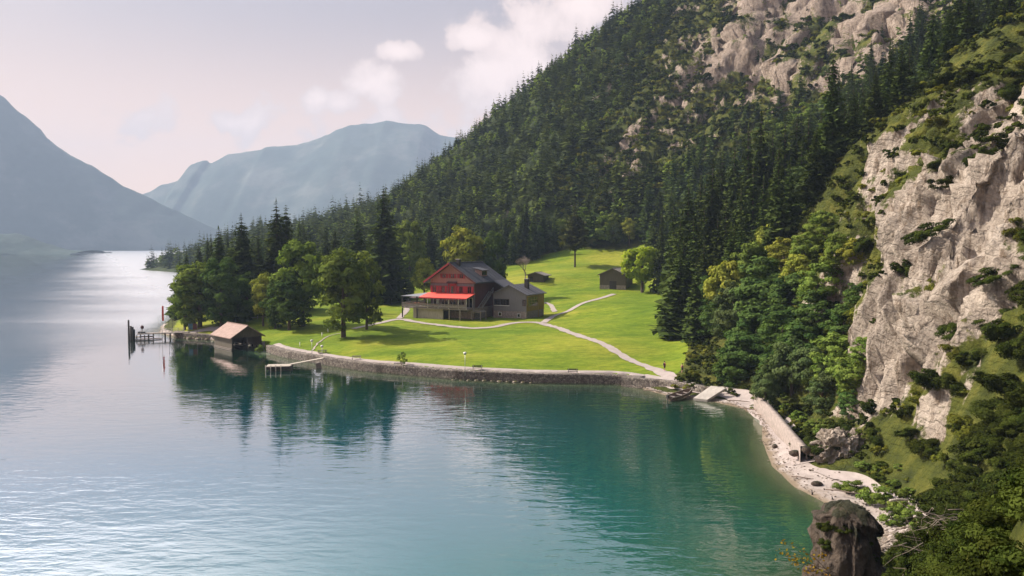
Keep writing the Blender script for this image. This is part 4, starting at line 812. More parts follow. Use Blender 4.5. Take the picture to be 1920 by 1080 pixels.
# annex
AW, AL = 9.7, 10.6
annex = empty('annex', (3.7, 205, 5.0), HA, label='grey boarded annex with a low gable roof and stone base beside the chalet', cat='building')
ae, ar_ = 6.55, 8.8; asl = (ar_ - ae) / (AW / 2)
MB().box(-AW + .03, -.03, .03, AL, -1.8, 1.95).build('stone_base', M['stonebase'], annex)
MB().prism([(-AW, 1.95), (0, 1.95), (0, ae - .05), (-AW / 2, ar_ - .2), (-AW, ae - .05)], 1, 0, AL).build('wall', M['annexclad'], annex)
MB().box(0, .05, .12, AL, 2.0, ae - .1).build('side_wall', M['yellowclad'], annex)
for s_ in (1, -1):
    ex = AW / 2 + .55; a = (-AW / 2, ar_); b = (-AW / 2 + s_ * ex, ar_ - asl * ex); p_ = [a, b, (b[0], b[1] - .2), (a[0], a[1] - .2)]
    r_ = MB().prism(p_, 1, -.6, AL + .6).build('roof', M['slatelight'], annex)
    q = MB()
    for k in range(1, 6): q.beam((a[0], -.6 + k * 2, a[1] + .02), (b[0], -.6 + k * 2, b[1] + .02), .06, .05)
    q.build('roof_seam', M['slate'], r_)
ch = MB().box(-3.1, -2.1, 5.0, 6.0, ar_ - 1.2, ar_ + 1.3).build('chimney', M['darkwood'], annex); MB().box(-3.2, -2.0, 4.9, 6.1, ar_ + 1.31, ar_ + 1.42).build('chimney_cap', M['metal'], ch)
window(-7.2, 3.5, 4.3, 1.45, False, annex, fm='darkwood', n=5); window(-.65, 3.5, .9, 1.45, False, annex, fm='darkwood', n=1)
MB().box(-9.5, -4.9, -.14, -.01, 3.28, 3.4).build('window_sill', M['white'], annex)
window(-7.7, .7, .8, .8, False, annex, fm='white', y=.03, n=1); window(-2.2, .5, .8, .8, False, annex, fm='white', y=.03, n=1)
wf = MB()
for k in range(7): wf.box(.05, .12, .8 + k * .95, .9 + k * .95, 3.2, 5.6)
for z in (3.2, 4.0, 4.8, 5.6): wf.box(.05, .13, .8, 6.6, z, z + .08)
w_ = wf.build('window', M['yellowclad'], annex); MB().box(.045, .08, .85, 6.55, 3.28, 5.58).build('pane', M['glass'], w_)
MB().box(-.12, .12, 7.0, 7.25, -.5, ae - .1).build('downpipe', M['yellowclad'], annex)

# ------------------------------------------------------------------ barn, hut, boathouse
def gablehouse(name, p, ang, Wb, Lb, eh, rh, ovr, wm, rm, label, cat, open_front=False, base=None, th=.18, sink=1.2):
    e = empty(name, p, ang, label=label, cat=cat); s_ = (rh - eh) / (Wb / 2)
    if not open_front: MB().prism([(-Wb / 2, -sink), (Wb / 2, -sink), (Wb / 2, eh), (0, rh), (-Wb / 2, eh)], 1, 0, Lb).build('wall', M[wm], e)
    else:
        for sx in (-1, 1): MB().box(sx * Wb / 2 - .1, sx * Wb / 2 + .1, 0, Lb, .35, eh).build('side_wall', M[wm], e)
        MB().box(-Wb / 2, Wb / 2, Lb - .2, Lb, .1, eh).build('back_wall', M[wm], e)
        MB().prism([(-Wb / 2, eh - .35), (Wb / 2, eh - .35), (Wb / 2, eh), (0, rh), (-Wb / 2, eh)], 1, -.02, .15).build('gable_wall', M[wm], e)
        for x in (-Wb / 2 + .1, 0, Wb / 2 - .1): MB().box(x - .14, x + .14, -.1, .2, -1.5, eh - .3).build('post', M['darkwood'], e)
        for sx in (-1, 1):
            for k in range(5): MB().box(sx * Wb / 2 - .12, sx * Wb / 2 + .12, k * Lb / 4.2, k * Lb / 4.2 + .25, -1.5, .4).build('post', M['darkwood'], e)
            q = MB()
            for z in (.05, .3): q.beam((sx * (Wb / 2 + .2), 0, z), (sx * (Wb / 2 + .2), Lb, z), .12, .12)
            q.build('fender_rail', M['plank'], e)
    for sx in (1, -1):
        ex = Wb / 2 + ovr; a = (0, rh + th); b = (sx * ex, rh + th - s_ * ex)
        MB().prism([a, b, (b[0], b[1] - th), (0, rh)], 1, -ovr, Lb + ovr).build('roof', M[rm], e)
    MB().beam((0, -ovr, rh + th + .02), (0, Lb + ovr, rh + th + .02), .3, .08).build('ridge_cap', M[rm], e)
    return e
bp = Pz(1149, 543, 10.4)
bang = R(-22)
barn = gablehouse('barn', (bp[0], bp[1] + .5, H(bp[0], bp[1])), bang, 8.2, 9.0, 4.6, 6.4, .7, 'barnwood', 'shingle', 'old grey brown wooden barn beside the bright round tree', 'barn')
MB().box(-4.14, 4.14, -.04, -.005, -1, 1.3).build('plinth', M['stonebase'], barn)
MB().box(-1.0, 1.2, -.07, -.04, .1, 2.6).build('door', M['darkwood'], barn)
p = Pz(1134, 540, 9.9); t_ = empty('cattle_trough', (p[0], p[1] - .3, H(p[0], p[1])), R(-5), label='small white box tank standing in front of the barn', cat='tank')
MB().box(-1.8, 1.8, -.5, .5, 0, 1.15).build('tank', M['concrete'], t_, bevel=.03); MB().box(-1.95, 1.95, -.6, .6, 1.16, 1.3).build('lid', M['white'], t_)
hp = PY(1003, 530, 262)
hut = gablehouse('log_hut', (hp[0] + .2, hp[1], H(hp[0], hp[1]) - .2), R(-24), 5.6, 4.6, 2.5, 3.3, .8, 'barnwood', 'shingle', 'small dark log hut with a shingle roof on the meadow behind the annex', 'hut')
MB().box(-2.0, -.9, -.06, -.003, .1, 1.9).build('door', M['darkwood'], hut)
boat_a = math.atan2(.67, .74)
bh = gablehouse('boathouse', (-61.4, 184.4, 0), boat_a, 7.0, 10.2, 3.15, 5.35, .75, 'barnwood', 'tile', 'wooden boathouse with faded red roof standing over the lake', 'boathouse', open_front=True)
bt = MB(); 
def hull(L=6.0, B=1.7, Hh=.7, n=14):
    mb = MB(); rows = []
    for i in range(n + 1):
        t = i / n; wv = B / 2 * (1 - max(0, (t - .45) / .55) ** 2.2) * (.72 + .28 * min(1, t / .35)); sheer = Hh + .35 * max(0, t - .4) ** 2 * 2.2; keel = .0 + .38 * max(0, t - .7) ** 1.5 * 2.5
        rows.append([(t * L, -wv, sheer), (t * L, -wv * .92, sheer * .45 + keel * .55), (t * L, -wv * .55, keel + .06), (t * L, 0, keel), (t * L, wv * .55, keel + .06), (t * L, wv * .92, sheer * .45 + keel * .55), (t * L, wv, sheer)])
    for s_, dz in ((1, 0), (.9, .06)):
        b = len(mb.v)
        for r_ in rows:
            for (x, y, z) in r_: mb.v.append((x if s_ == 1 else .08 + x * .975, y * s_, z + (dz if z < .5 * Hh else 0)))
        k = 7
        for i in range(n):
            for j in range(k - 1):
                f = (b + i * k + j, b + (i + 1) * k + j, b + (i + 1) * k + j + 1, b + i * k + j + 1); mb.f.append(f if s_ == 1 else f[::-1])
        mb.f.append(tuple(b + j for j in range(k))[::-1])
    for i in range(n):
        for j in (0, 6): a = i * 7 + j; c = (n + 1) * 7 + a; mb.f.append((a, a + 7, c + 7, c))
    return mb
def rowboat(loc, ang, lab, motor=True, tilt=0.0, hm='drift'):
    e = empty('rowing_boat', loc, ang, label=lab, cat='boat'); e.rotation_euler = (R(4), tilt, ang)
    hull().build('hull', M[hm], e)
    for x in (1.1, 2.7, 4.2): MB().box(x - .14, x + .14, -.7 if x < 4 else -.55, .7 if x < 4 else .55, .52, .57).build('seat', M['plank'], e)
    g = MB()
    for s_ in (-1, 1):
        pts = []
        for i in range(13):
            t = i / 12; wv = 1.7 / 2 * (1 - max(0, (t - .45) / .55) ** 2.2) * (.72 + .28 * min(1, t / .35)); pts.append((t * 6, s_ * wv, .72 + .35 * max(0, t - .4) ** 2 * 2.2))
        g.tube(pts, .05, 6)
    g.build('gunwale', M['paleplank'], e)
    if motor:
        m_ = MB().box(-.45, -.1, -.2, .2, .55, 1.15).build('outboard_motor', M['black'], e, bevel=.06); MB().tube([(-.25, 0, .6), (-.3, 0, -.25)], [.09, .06], 8).build('motor_leg', M['black'], m_); MB().tube([(-.1, 0, 1.0), (.55, .1, 1.1)], .035, 6).build('tiller', M['black'], m_)
    return e
bpn = Pz(1254, 751, .05); bq = Pz(1312, 734, .5)
rowboat((bpn[0], bpn[1], -.12), math.atan2(bq[1] - bpn[1], bq[0] - bpn[0]), 'brown wooden rowing boat with outboard motor pulled up on the sand', True, R(-5))
rowboat((-62.6, 186.6, -.2), boat_a + R(90), 'dark rowing boat lying inside the boathouse', False, 0, 'darkwood')
# ramp slab
rp = [Pz(1333, 726, 1.75), Pz(1361, 730, 1.75), Pz(1326, 752, .12), Pz(1300, 749, .12)]
mb = MB(); mb.add([tuple(p) for p in rp] + [(p[0], p[1], p[2] - .35) for p in rp], [(3, 2, 1, 0), (0, 1, 5, 4), (1, 2, 6, 5), (2, 3, 7, 6), (3, 0, 4, 7), (4, 5, 6, 7)]); for_z = [(0, .22)]
for i_ in range(8): mb.v[i_] = (mb.v[i_][0], mb.v[i_][1], mb.v[i_][2] + .22)
tag(mb.build('boat_ramp', M['concrete']), 'pale concrete boat ramp sloping from the path into the lake', 'ramp')
# ------------------------------------------------------------------ pier, jetty
pe0, pe1 = Pz(262, 626, 1.3), Pz(343, 622, 1.5)
pa = math.atan2(pe1[1] - pe0[1], pe1[0] - pe0[0]); PL = math.hypot(pe1[0] - pe0[0], pe1[1] - pe0[1])
pier = empty('pier', (pe0[0], pe0[1], 0), pa, label='steamer pier with dark tall piles at its outer end', cat='pier')
MB().box(-.5, PL + 1.6, -1.2, 1.2, 1.25, 1.45).build('deck', M['plank'], pier)
for x in (6.0, 7.2): 
    for y in (-.7, .7): MB().tube([(x, y, -2), (x, y, 1.25)], .13, 8).build('pile', M['darkwood'], pier, True)
MB().box(-1.2, 3.4, -1.7, .2, .55, .7).build('lower_deck', M['plank'], pier); MB().box(-1.2, 5.4, -2.9, -1.6, .12, .28).build('landing_step', M['plank'], pier)
for x, y in ((-.4, -2.6), (1.4, -2.6), (2.3, -2.6), (2.3, -1.6), (.2, 0), (3.2, 0), (2.2, -.7)): MB().tube([(x, y, -2), (x, y, 1.2)], .14, 8).build('pile', M['darkwood'], pier, True)
for k, (x, y, h_, r_) in enumerate(((-2.3, -1.9, 5.1, .24), (-2.2, -2.9, 5.0, .22), (-1.75, -2.4, 3.6, .26), (-1.5, -3.1, 3.4, .24), (-1.2, -3.5, 3.1, .22), (-1.4, -1.6, 3.3, .24), (-.9, -3.0, 2.8, .22))):
    MB().tube([(x, y, -2), (x, y, h_)], [r_, r_ * .9], 10).build('dolphin_pile', M['darkwood'], pier, True)
rl = MB()
for y in (-1.12, 1.12):
    for z in (1.95, 2.4): rl.tube([(.2, y, z), (PL + .5, y, z)], .03, 6)
    for k in range(8): rl.tube([(.3 + k * (PL) / 7, y, 1.4), (.3 + k * PL / 7, y, 2.42)], .035, 6)
for z in (1.95, 2.4): rl.tube([(-1, -1.6, z - .5), (3.2, -1.6, z - .5)], .03, 6)
rl.build('railing', M['metal'], pier)
MB().box(-.4, 1.3, -.3, .5, 1.43, 1.9).build('bench', M['darkwood'], pier)
rs = MB().ball((0, 0, 0), (.42, .42, .5), 12, 8).box(-.04, .04, -.04, .04, -1.6, -.4); o = rs.build('signal_ball', M['redclad']); p_ = dirpt((pe0[0], pe0[1]), pa, .6, .1); o.location = (p_[0], p_[1], 3.0); tag(o, 'round red signal lamp on a short post over the pier end', 'signal')
def vpole(name, px, py, zb, ztop, r, m, lab, cat, extra=None):
    p = Pz(px, py, zb); e = empty(name, (p[0], p[1], min(H(p[0], p[1]) + .1, zb) if zb > 0 else zb), 0, label=lab, cat=cat); MB().tube([(0, 0, -.4), (0, 0, ztop)], [r, r * .8], 8).build('pole', M[m], e, True); return e
fp = vpole('flagpole', 304.5, 636, 0, 8.6, .05, 'metal', 'tall thin pole with a narrow red banner rising by the pier', 'flagpole')
fl = MB(); 
for k in range(10): z0_, z1_ = 4.7 + k * .38, 5.08 + k * .38; fl.add([(0.03, -.02 + .05 * math.sin(k), z0_), (.5, .03 * math.sin(k * 2), z0_), (.5, .03 * math.sin(k * 2 + 2), z1_), (.03, -.02 + .05 * math.sin(k + 1), z1_)], [(0, 1, 2, 3)])
fo = fl.build('banner', M['awning'], fp); mm = fo.modifiers.new('thick', 'SOLIDIFY'); mm.thickness = .02
vpole('flagpole', 298, 634, 0, 6.6, .03, 'metal', 'thin bare pole left of the red banner', 'pole')
for px, h_, lab in ((317, 3.2, 'thin dark post on the pier, left one of the pair'), (324, 3.6, 'thin dark post on the pier, right one of the pair')):
    p = Pz(px, 623, 1.4); o = MB().tube([(0, 0, 0), (0, 0, h_ - .4)], .04, 6).ball((0, 0, h_ - .35), (.12, .12, .3), 8, 6).build('lamp_post', M['darkwood'], None, True); o.location = p; tag(o, lab, 'post')
p = Pz(359, 626, 1.5); e = empty('notice_board', (p[0], p[1] + 1, 1.5), .1, label='blue and dark red notice board standing at the pier root', cat='sign')
for x, c in ((-.55, 'blue'), (.5, 'redclad')): MB().box(x - .5, x + .5, -.04, .04, 1.0, 2.5).build('panel', M[c], e)
for x in (-1.08, 1.05): MB().box(x - .05, x + .05, -.05, .05, -.3, 2.6).build('post', M['plank'], e)
j0, j1 = Pz(505, 690, 0), Pz(547, 683, .9)
jt = empty('swimming_jetty', (-44.9, 153.4, 0), R(8), label='small square swimming jetty joined to the lake wall by a pale gangway', cat='jetty')
MB().box(-2.3, 2.3, -1.5, 1.5, .78, .92).build('deck', M['paleplank'], jt); MB().box(-2.2, 2.2, -1.42, 1.42, .25, .78).build('frame', M['darkwood'], jt)
for x in (-2.3, -1.4, -.45, .5): MB().tube([(x, -1.62, -2), (x, -1.62, 1.15)], .1, 8).build('pile', M['paleplank'], jt, True)
for x, y in ((2.2, -1.5), (2.2, 1.5), (-2.3, 1.5)): MB().tube([(x, y, -2), (x, y, 1.0)], .1, 8).build('pile', M['darkwood'], jt, True)
g1 = (2.0, .6, .95); ge = Pz(606, 673, 1.75); dx, dy = ge[0] + 44.9, ge[1] - 153.4; ca, sa = math.cos(R(-8)), math.sin(R(-8)); g2 = (dx * ca - dy * sa, dx * sa + dy * ca, 1.9)
MB().beam(g1, g2, 1.2, .14).build('gangway', M['paleplank'], jt); MB().beam((g2[0] - 1.0, g2[1] - .1, 1.0), (g2[0] - .6, g2[1] - .1, -1), 1.0, .5).build('gangway_support', M['plank'], jt)
# ------------------------------------------------------------------ street furniture
def lamp(px, py, zb, h, lab, post_only=False):
    p = Pz(px, py, zb); e = empty('street_lamp', (p[0], p[1], max(H(p[0], p[1]) + .05, 1.44)), 0, label=lab, cat='lamp')
    MB().tube([(0, 0, -.3), (0, 0, h)], [.055, .04], 8).build('pole', M['metal'], e, True)
    MB().tube([(0, 0, h), (0, 0, h + .12), (0, 0, h + .42), (0, 0, h + .5)], [.1, .24, .30, .08], 12).build('lamp_shade', M['white'], e, True)
lamp(872, 697, 1.85, 3.4, 'thin street lamp with white head on the lake wall beside the empty bench'); lamp(585, 663, 1.85, 2.8, 'white headed lamp post left of the gangway'); lamp(604, 666, 1.9, 2.0, 'short white lamp at the shore end of the gangway')
def bench(px, py, zb, lab, m='darkwood', ang=0.0, w_=1.8):
    p = Pz(px, py, zb); e = empty('bench', (p[0], p[1], max(H(p[0], p[1]) + .02, 1.45)), ang, label=lab, cat='bench')
    s_ = MB(); [s_.box(-w_ / 2, w_ / 2, -.25 + k * .16, -.12 + k * .16, .42, .46) for k in range(3)]; s_.build('seat', M[m], e)
    s_ = MB(); [s_.box(-w_ / 2, w_ / 2, .26, .30, .58 + k * .16, .70 + k * .16) for k in range(2)]; s_.build('backrest', M[m], e)
    for x in (-w_ / 2 + .15, w_ / 2 - .15): MB().box(x - .04, x + .04, -.22, -.16, 0, .42).box(x - .04, x + .04, .2, .27, 0, .85).build('leg', M['metal'], e)
bench(895, 691, 1.8, 'dark wooden bench beside the street lamp on the lake wall'); bench(1074, 697, 1.8, 'dark wooden bench alone on the lawn edge right of the lamp'); bench(668, 671, 1.9, 'pale bench on the lawn right of the gangway', 'paleplank'); bench(747, 685, 1.85, 'pale bench under the young tree by the lake wall', 'paleplank')
bench(507, 0, 0, '', 'plank') if False else None
p = Pz(599, 661, 1.9); e = empty('picnic_table', (p[0] + .3, p[1] + 1.2, H(p[0], p[1] + 1.2)), .3, label='dark picnic table on the lawn beside the gangway', cat='table')
MB().box(-1, 1, -.4, .4, .72, .77).build('tabletop', M['darkwood'], e)
for y in (-.8, .8): MB().box(-1, 1, y - .14, y + .14, .42, .46).build('seat', M['darkwood'], e)
for x in (-.7, .7): MB().beam((x, -.7, 0), (x, -.2, .72), .08).beam((x, .7, 0), (x, .2, .72), .08).box(x - .04, x + .04, -.85, .85, .36, .42).build('leg', M['darkwood'], e)
for px, py, lab in ((562, 639, 'short white bollard on the lawn below the tall maples'), (604, 631, 'white bollard at the start of the low fence under the big maple'), (615, 626, 'white bollard at the upper end of the low fence')):
    p = Pz(px, py, 3.0); o = MB().tube([(0, 0, -.3), (0, 0, .85)], .09, 8).ball((0, 0, .88), .12, 8, 5).build('bollard', M['white'], None, True); o.location = (p[0], p[1], H(p[0], p[1])); tag(o, lab, 'bollard')
# swing on the left lawn
p = PY(725, 572, 243); sw_ = empty('swing', (p[0], p[1], H(p[0], p[1])), -.2, label='dark wooden swing frame on the left lawn', cat='swing')
MB().beam((-1.5, -.0, -.2), (-1.5, 0, 2.1), .14).beam((1.5, 0, -.2), (1.5, 0, 2.1), .14).build('frame', M['darkwood'], sw_); MB().beam((-1.5, 0, 2.1), (1.5, 0, 2.1), .1).build('crossbar', M['darkwood'], sw_)
MB().box(-.9, .9, -.2, .2, .45, .5).beam((-.9, 0, .5), (-1.2, 0, 2.1), .03).beam((.9, 0, .5), (1.2, 0, 2.1), .03).build('seat', M['darkwood'], sw_)
fp = PY(759, 553, 262); e = empty('flagpole', (fp[0], fp[1], H(fp[0], fp[1])), 0, label='tall white flagpole without a flag on the lawn behind the terrace', cat='flagpole'); MB().tube([(0, 0, -.3), (0, 0, 8.2)], [.09, .06], 8).build('pole', M['white'], e, True); MB().box(-.5, .5, -.4, .4, -.3, .8).build('base', M['stonebase'], e)
for px, lab in ((778, 'pale pink parasol on the back lawn, the one nearer the flagpole'), (801, 'pale pink parasol on the back lawn, the one beside the chalet wall')):
    p = PY(px, 553, 243); e = empty('parasol', (p[0], p[1], H(p[0], p[1])), 0, label=lab, cat='parasol'); MB().tube([(0, 0, 0), (0, 0, 2.4)], .04, 6).build('pole', M['plank'], e)
    MB().tube([(0, 0, 2.75), (0, 0, 2.7), (0, 0, 2.05)], [.03, .15, 1.8], 8).build('canopy', M['parasol'], e)
# people
def person(px, py, zb, h, lab, shirt, ang, stride=.16, bag=False):
    p = Pz(px, py, zb); e = empty('person', (p[0], p[1], H(p[0], p[1]) + .12), ang, label=lab, cat='person'); s = h / 1.75
    vs = [(0, 0, .93), (0, 0, 1.12), (0, 0, 1.38), (0, .0, 1.5), (0, -.01, 1.60), (0, -.01, 1.70),
          (.09, 0, .88), (.10, -stride, .48), (.10, -stride * 1.1, .08), (.10, -stride * 1.1 - .13, .03), (-.09, 0, .88), (-.10, stride * .8, .48), (-.10, stride * 1.8, .10), (-.10, stride * 1.8 - .12, .04),
          (.19, 0, 1.40), (.24, stride * .7, 1.13), (.25, stride * .4, .90), (.25, stride * .3, .80), (-.19, 0, 1.40), (-.24, -stride * .5, 1.13), (-.25, -stride * 1.2, .92), (-.25, -stride * 1.5, .83)]
    ed = [(0, 1), (1, 2), (2, 3), (3, 4), (4, 5), (0, 6), (6, 7), (7, 8), (8, 9), (0, 10), (10, 11), (11, 12), (12, 13), (2, 14), (14, 15), (15, 16), (16, 17), (2, 18), (18, 19), (19, 20), (20, 21)]
    rad = [.135, .125, .15, .055, .095, .075, .085, .06, .04, .035, .085, .06, .04, .035, .055, .042, .032, .03, .055, .042, .032, .03]
    me = bpy.data.meshes.new('body'); me.from_pydata([(x * s, y * s, z * s) for x, y, z in vs], ed, []); b = link('body', me, e); me.materials.append(M['skin'])
    m1 = b.modifiers.new('skin', 'SKIN'); m2 = b.modifiers.new('sub', 'SUBSURF'); m2.levels = 1; m2.render_levels = 2
    for i, r_ in enumerate(rad): me.skin_vertices[0].data[i].radius = (r_ * s, r_ * s * (.75 if i < 3 else 1)); me.skin_vertices[0].data[i].use_root = i == 0
    t = MB().tube([(0, 0, .98 * s), (0, 0, 1.1 * s), (0, 0, 1.35 * s), (0, 0, 1.47 * s)], [.16 * s, .155 * s, .19 * s, .09 * s], 12); t.build('shirt', M[shirt], e, True)
    for sx in (-1, 1): pass
    MB().tube([(0, 0, 1.0 * s), (0, 0, .84 * s)], [.165 * s, .175 * s], 12).tube([(.09 * s, 0, .88 * s), (.1 * s, -stride * .8 * s, .55 * s)], [.11 * s, .1 * s], 10).tube([(-.09 * s, 0, .88 * s), (-.1 * s, stride * .7 * s, .55 * s)], [.11 * s, .1 * s], 10).build('shorts', M['clothdark'], e, True)
    MB().ball((0, .025 * s, 1.69 * s), (.105 * s, .11 * s, .115 * s), 12, 8).build('hair', M['hair'], e, True)
    if bag: MB().ball((0, .2 * s, 1.25 * s), (.15 * s, .1 * s, .22 * s), 10, 7).build('backpack', M['clothdark'], e, True)
person(1246, 697, 2.1, 1.72, 'walker with a dark backpack and red shirt, further from the beach', 'clothred', 2.2, bag=True); person(1279, 702, 2.1, 1.62, 'walker in a brown shirt and dark shorts near the path junction', 'clothpink', 2.4, .2)
# fence of rails left of the boathouse lawn
p0, p1 = Pz(432, 604, 3.2), Pz(500, 596, 4.2); e = empty('rail_fence', (p0[0], p0[1], H(p0[0], p0[1])), math.atan2(p1[1] - p0[1], p1[0] - p0[0]), label='low broken rail fence on the slope above the boathouse', cat='fence')
Lf = math.hypot(*(p1 - p0)[:2]); zr = p1[2] - p0[2]
for k in range(5): MB().box(k * Lf / 4 - .06, k * Lf / 4 + .06, -.06, .06, -.5 + zr * k / 4, .8 + zr * k / 4).build('post', M['plank'], e)
MB().beam((0, 0, .45), (Lf, 0, .45 + zr), .08, .1).build('rail', M['plank'], e)
for px, py, lab in ((410, 607, 'dark low bench on the gravel above the boathouse'),): bench(px, py, 2.6, lab)
# ------------------------------------------------------------------ trees
def cards(c, uu, vv, tint):
    V = np.stack([c - uu, c + vv, c + uu, c - vv], 1).reshape(-1, 3); n = len(c)
    return V, np.arange(4 * n).reshape(n, 4), np.repeat(tint, 4)
def unit(v): return v / np.maximum(np.linalg.norm(v, axis=-1, keepdims=True), 1e-6)
def spruce_arr(seed, Hh=1.0, W=0.17, layers=34, per=9, seg=4, z0=0.05, droop=0.45, cs=1.0, irregular=0.25):
    """a unit-height spruce: whorls of drooping boughs, each a row of needle sprays"""
    r = np.random.default_rng(seed); C, U, Vv, T = [], [], [], []
    for i in range(layers):
        t = (i + r.uniform(0, .6)) / layers; z = z0 + (1 - z0) * t; Rr = W * (1 - t) ** 0.80 * (0.75 + 0.35 * min(1, t * 8)) + 0.004
        n = max(3, int(per * (1 - t * .45))); a0 = r.uniform(0, 6.28)
        for k in range(n):
            a = a0 + k * 6.283 / n + r.uniform(-.3, .3); L = Rr * r.uniform(1 - irregular * 1.6, 1 + irregular); d = np.array([math.cos(a), math.sin(a), 0])
            tn = r.uniform(0, 1)
            for s in range(seg):
                q = (s + .55 + r.uniform(-.2, .2)) / seg
                c = d * L * q; c = c + np.array([0, 0, z - droop * L * q ** 0.8 + 0.16 * L * q ** 3]); wd = L * .34 * (1.15 - .5 * q) * cs; ln = L / seg * .95 * cs
                sd = np.array([-d[1], d[0], 0]); roll = r.uniform(-.7, .7); dd = unit(d + np.array([0, 0, -droop * .9 + .5 * q ** 2 + r.uniform(-.25, .25)]))
                C.append(c); U.append(dd * ln); Vv.append((sd * math.cos(roll) + np.array([0, 0, 1]) * math.sin(roll)) * wd); T.append(np.clip(tn * .5 + q * .45 + r.uniform(-.1, .1), 0, 1))
                if s < seg - 1 or r.random() < .4:            # hanging twigs
                    C.append(c + np.array([0, 0, -wd * .45]) + r.normal(0, wd * .15, 3)); U.append(unit(np.array([d[0] * .35, d[1] * .35, -1]) + r.normal(0, .15, 3)) * wd * .8); Vv.append(unit(r.normal(0, 1, 3) * [1, 1, .1]) * wd * .42); T.append(np.clip(tn * .4 + r.uniform(0, .25), 0, 1))
    C.append(np.array([0, 0, .985])); U.append(np.array([0, 0, .03])); Vv.append(np.array([.006, 0, 0])); T.append(.5)
    return cards(np.array(C) * Hh, np.array(U) * Hh, np.array(Vv) * Hh, np.array(T))
def broad_arr(seed, W=1.0, Hh=1.2, z0=0.2, clumps=46, leaves=110, ls=0.034, lumps=0.25, egg=0.1, hollow=.55):
    """crown of a broadleaf tree: leaves gathered in clumps through an uneven volume; W radius, Hh height"""
    r = np.random.default_rng(seed); V_, F_, T_ = [], [], []
    C, N_, T = [], [], []
    for k in range(clumps):
        d = unit(r.normal(0, 1, 3)); rad = r.uniform(hollow, 1.0) ** .6; 
        lob = 1 + lumps * float(fbm(np.array(d[0] * 1.6 + seed), np.array(d[1] * 1.6), np.array(d[2] * 1.6), o=2, seed=seed))
        c = d * rad * lob * np.array([W, W, Hh / 2]) * .82; c[:2] *= 1 - egg * (c[2] / (Hh / 2)); c[2] += z0 + Hh / 2
        cr = W * r.uniform(.15, .32); tn = r.uniform(0, 1); n = int(leaves * (cr / (W * .25)) ** 2)
        e = unit(r.normal(0, 1, (n, 3))); e[:, 2] = np.where(r.random(n) < .6, np.abs(e[:, 2]), e[:, 2]); rr_ = r.uniform(.45, 1.12, n)[:, None] ** .7
        p = c + e * rr_ * cr * np.array([1, 1, .72]); C.append(p); N_.append(unit(e * 1.1 + .4 * r.normal(0, 1, (n, 3)) + d * .5 + [0, 0, .25])); T.append(np.clip(tn * .7 + .4 * r.random(n), 0, 1))
    C, N_, T = np.concatenate(C), np.concatenate(N_), np.concatenate(T); n = len(C)
    a = unit(np.cross(N_, r.normal(0, 1, (n, 3)))); b = np.cross(N_, a); sz = r.uniform(.65, 1.35, n)[:, None] * ls * 1.0
    return cards(C, a * sz * 1.25, b * sz * .8, T)
def asmesh(name, arr, m): return npmesh(name, arr[0], arr[1], m, {'tint': arr[2]})
def trunkmesh(h=1.0, r=0.02, limbs=0, seed=1, top=.95, m='bark'):
    mb = MB(); rr = random.Random(seed); mb.tube([(0, 0, -.06), (0, 0, .03), (rr.uniform(-.01, .01), 0, h * .5), (0, 0, h * top)], [r * 1.7, r * 1.1, r * .75, r * .12], 7)
    for k in range(limbs):
        a = rr.uniform(0, 6.28); z = h * rr.uniform(.28, .6); L = rr.uniform(.2, .36); d = (math.cos(a), math.sin(a)); mb.tube([(0, 0, z), (d[0] * L * .45, d[1] * L * .45, z + L * .45), (d[0] * L, d[1] * L, z + L * 1.1)], [r * .55, r * .34, r * .08], 5)
    me = bpy.data.meshes.new('trunk'); me.from_pydata(mb.v, [], mb.f); me.materials.append(M[m]); return me
SPR = [spruce_arr(100 + k, W=wd, layers=ly, per=10, seg=4, droop=dr) for k, (wd, ly, dr) in enumerate(((.16, 40, .5), (.135, 42, .6), (.19, 36, .42), (.15, 38, .55), (.12, 44, .65)))]
SPRM = [asmesh('spruce_crown', a, M['spruce']) for a in SPR]; SPRT = trunkmesh(1, .012, 0, 3)
MID = [asmesh('spruce_crown', spruce_arr(140 + k, W=wd, layers=20, per=7, seg=2, droop=.5, cs=1.25), M['spruce']) for k, wd in enumerate((.15, .13, .18, .16))]
BRK = {}
def broadkind(kind, m, **kw):
    BRK[kind] = [asmesh('broadleaf_crown', broad_arr(200 + 13 * len(BRK) * 7 + k, **kw), M[m]) for k in range(2)]
# unit crowns: radius 1, heights in radii
broadkind('maple', 'broad', Hh=3.4, z0=.10, clumps=96, leaves=78, ls=.052, egg=.18, hollow=.55, lumps=.6)
broadkind('darkmaple', 'dark', Hh=3.3, z0=-.08, clumps=98, leaves=80, ls=.052, egg=.28, hollow=.5, lumps=.55)
broadkind('round', 'olive', Hh=2.4, z0=.5, clumps=70, leaves=80, ls=.052, egg=.2, lumps=.35)
broadkind('bright', 'bright', Hh=1.75, z0=.42, clumps=64, leaves=90, ls=.052, egg=.25)
broadkind('willow', 'willow', Hh=2.3, z0=.25, clumps=80, leaves=95, ls=.046, egg=.32, lumps=.4)
BTR = trunkmesh(2.4, .075, 7, 5, .8)
def put(name, loc, crown, trunk, sc_, rz, lab, cat, grp=None, sink=.3):
    e = empty(name, (loc[0], loc[1], loc[2] - sink), rz); e.scale = sc_; tag(e, lab, cat, grp)
    link('crown', crown, e)
    if trunk: link('trunk', trunk, e)
    return e
def H2(p): return (p[0], p[1], H(p[0], p[1]))
def spruce(px, Y, toppy, lab, w_=1.0, k=None, grp=None, name='spruce_tree', base=None):
    p = PY(px, 460, Y); g = H(p[0], Y); top = PY(px, toppy, Y)[2]; h = max(6, top - g); k = rng.integers(5) if k is None else k
    return put(name, (p[0], Y, g), SPRM[k], SPRT, (h * w_, h * w_, h + .3), rng.uniform(0, 6), lab, 'spruce', grp)
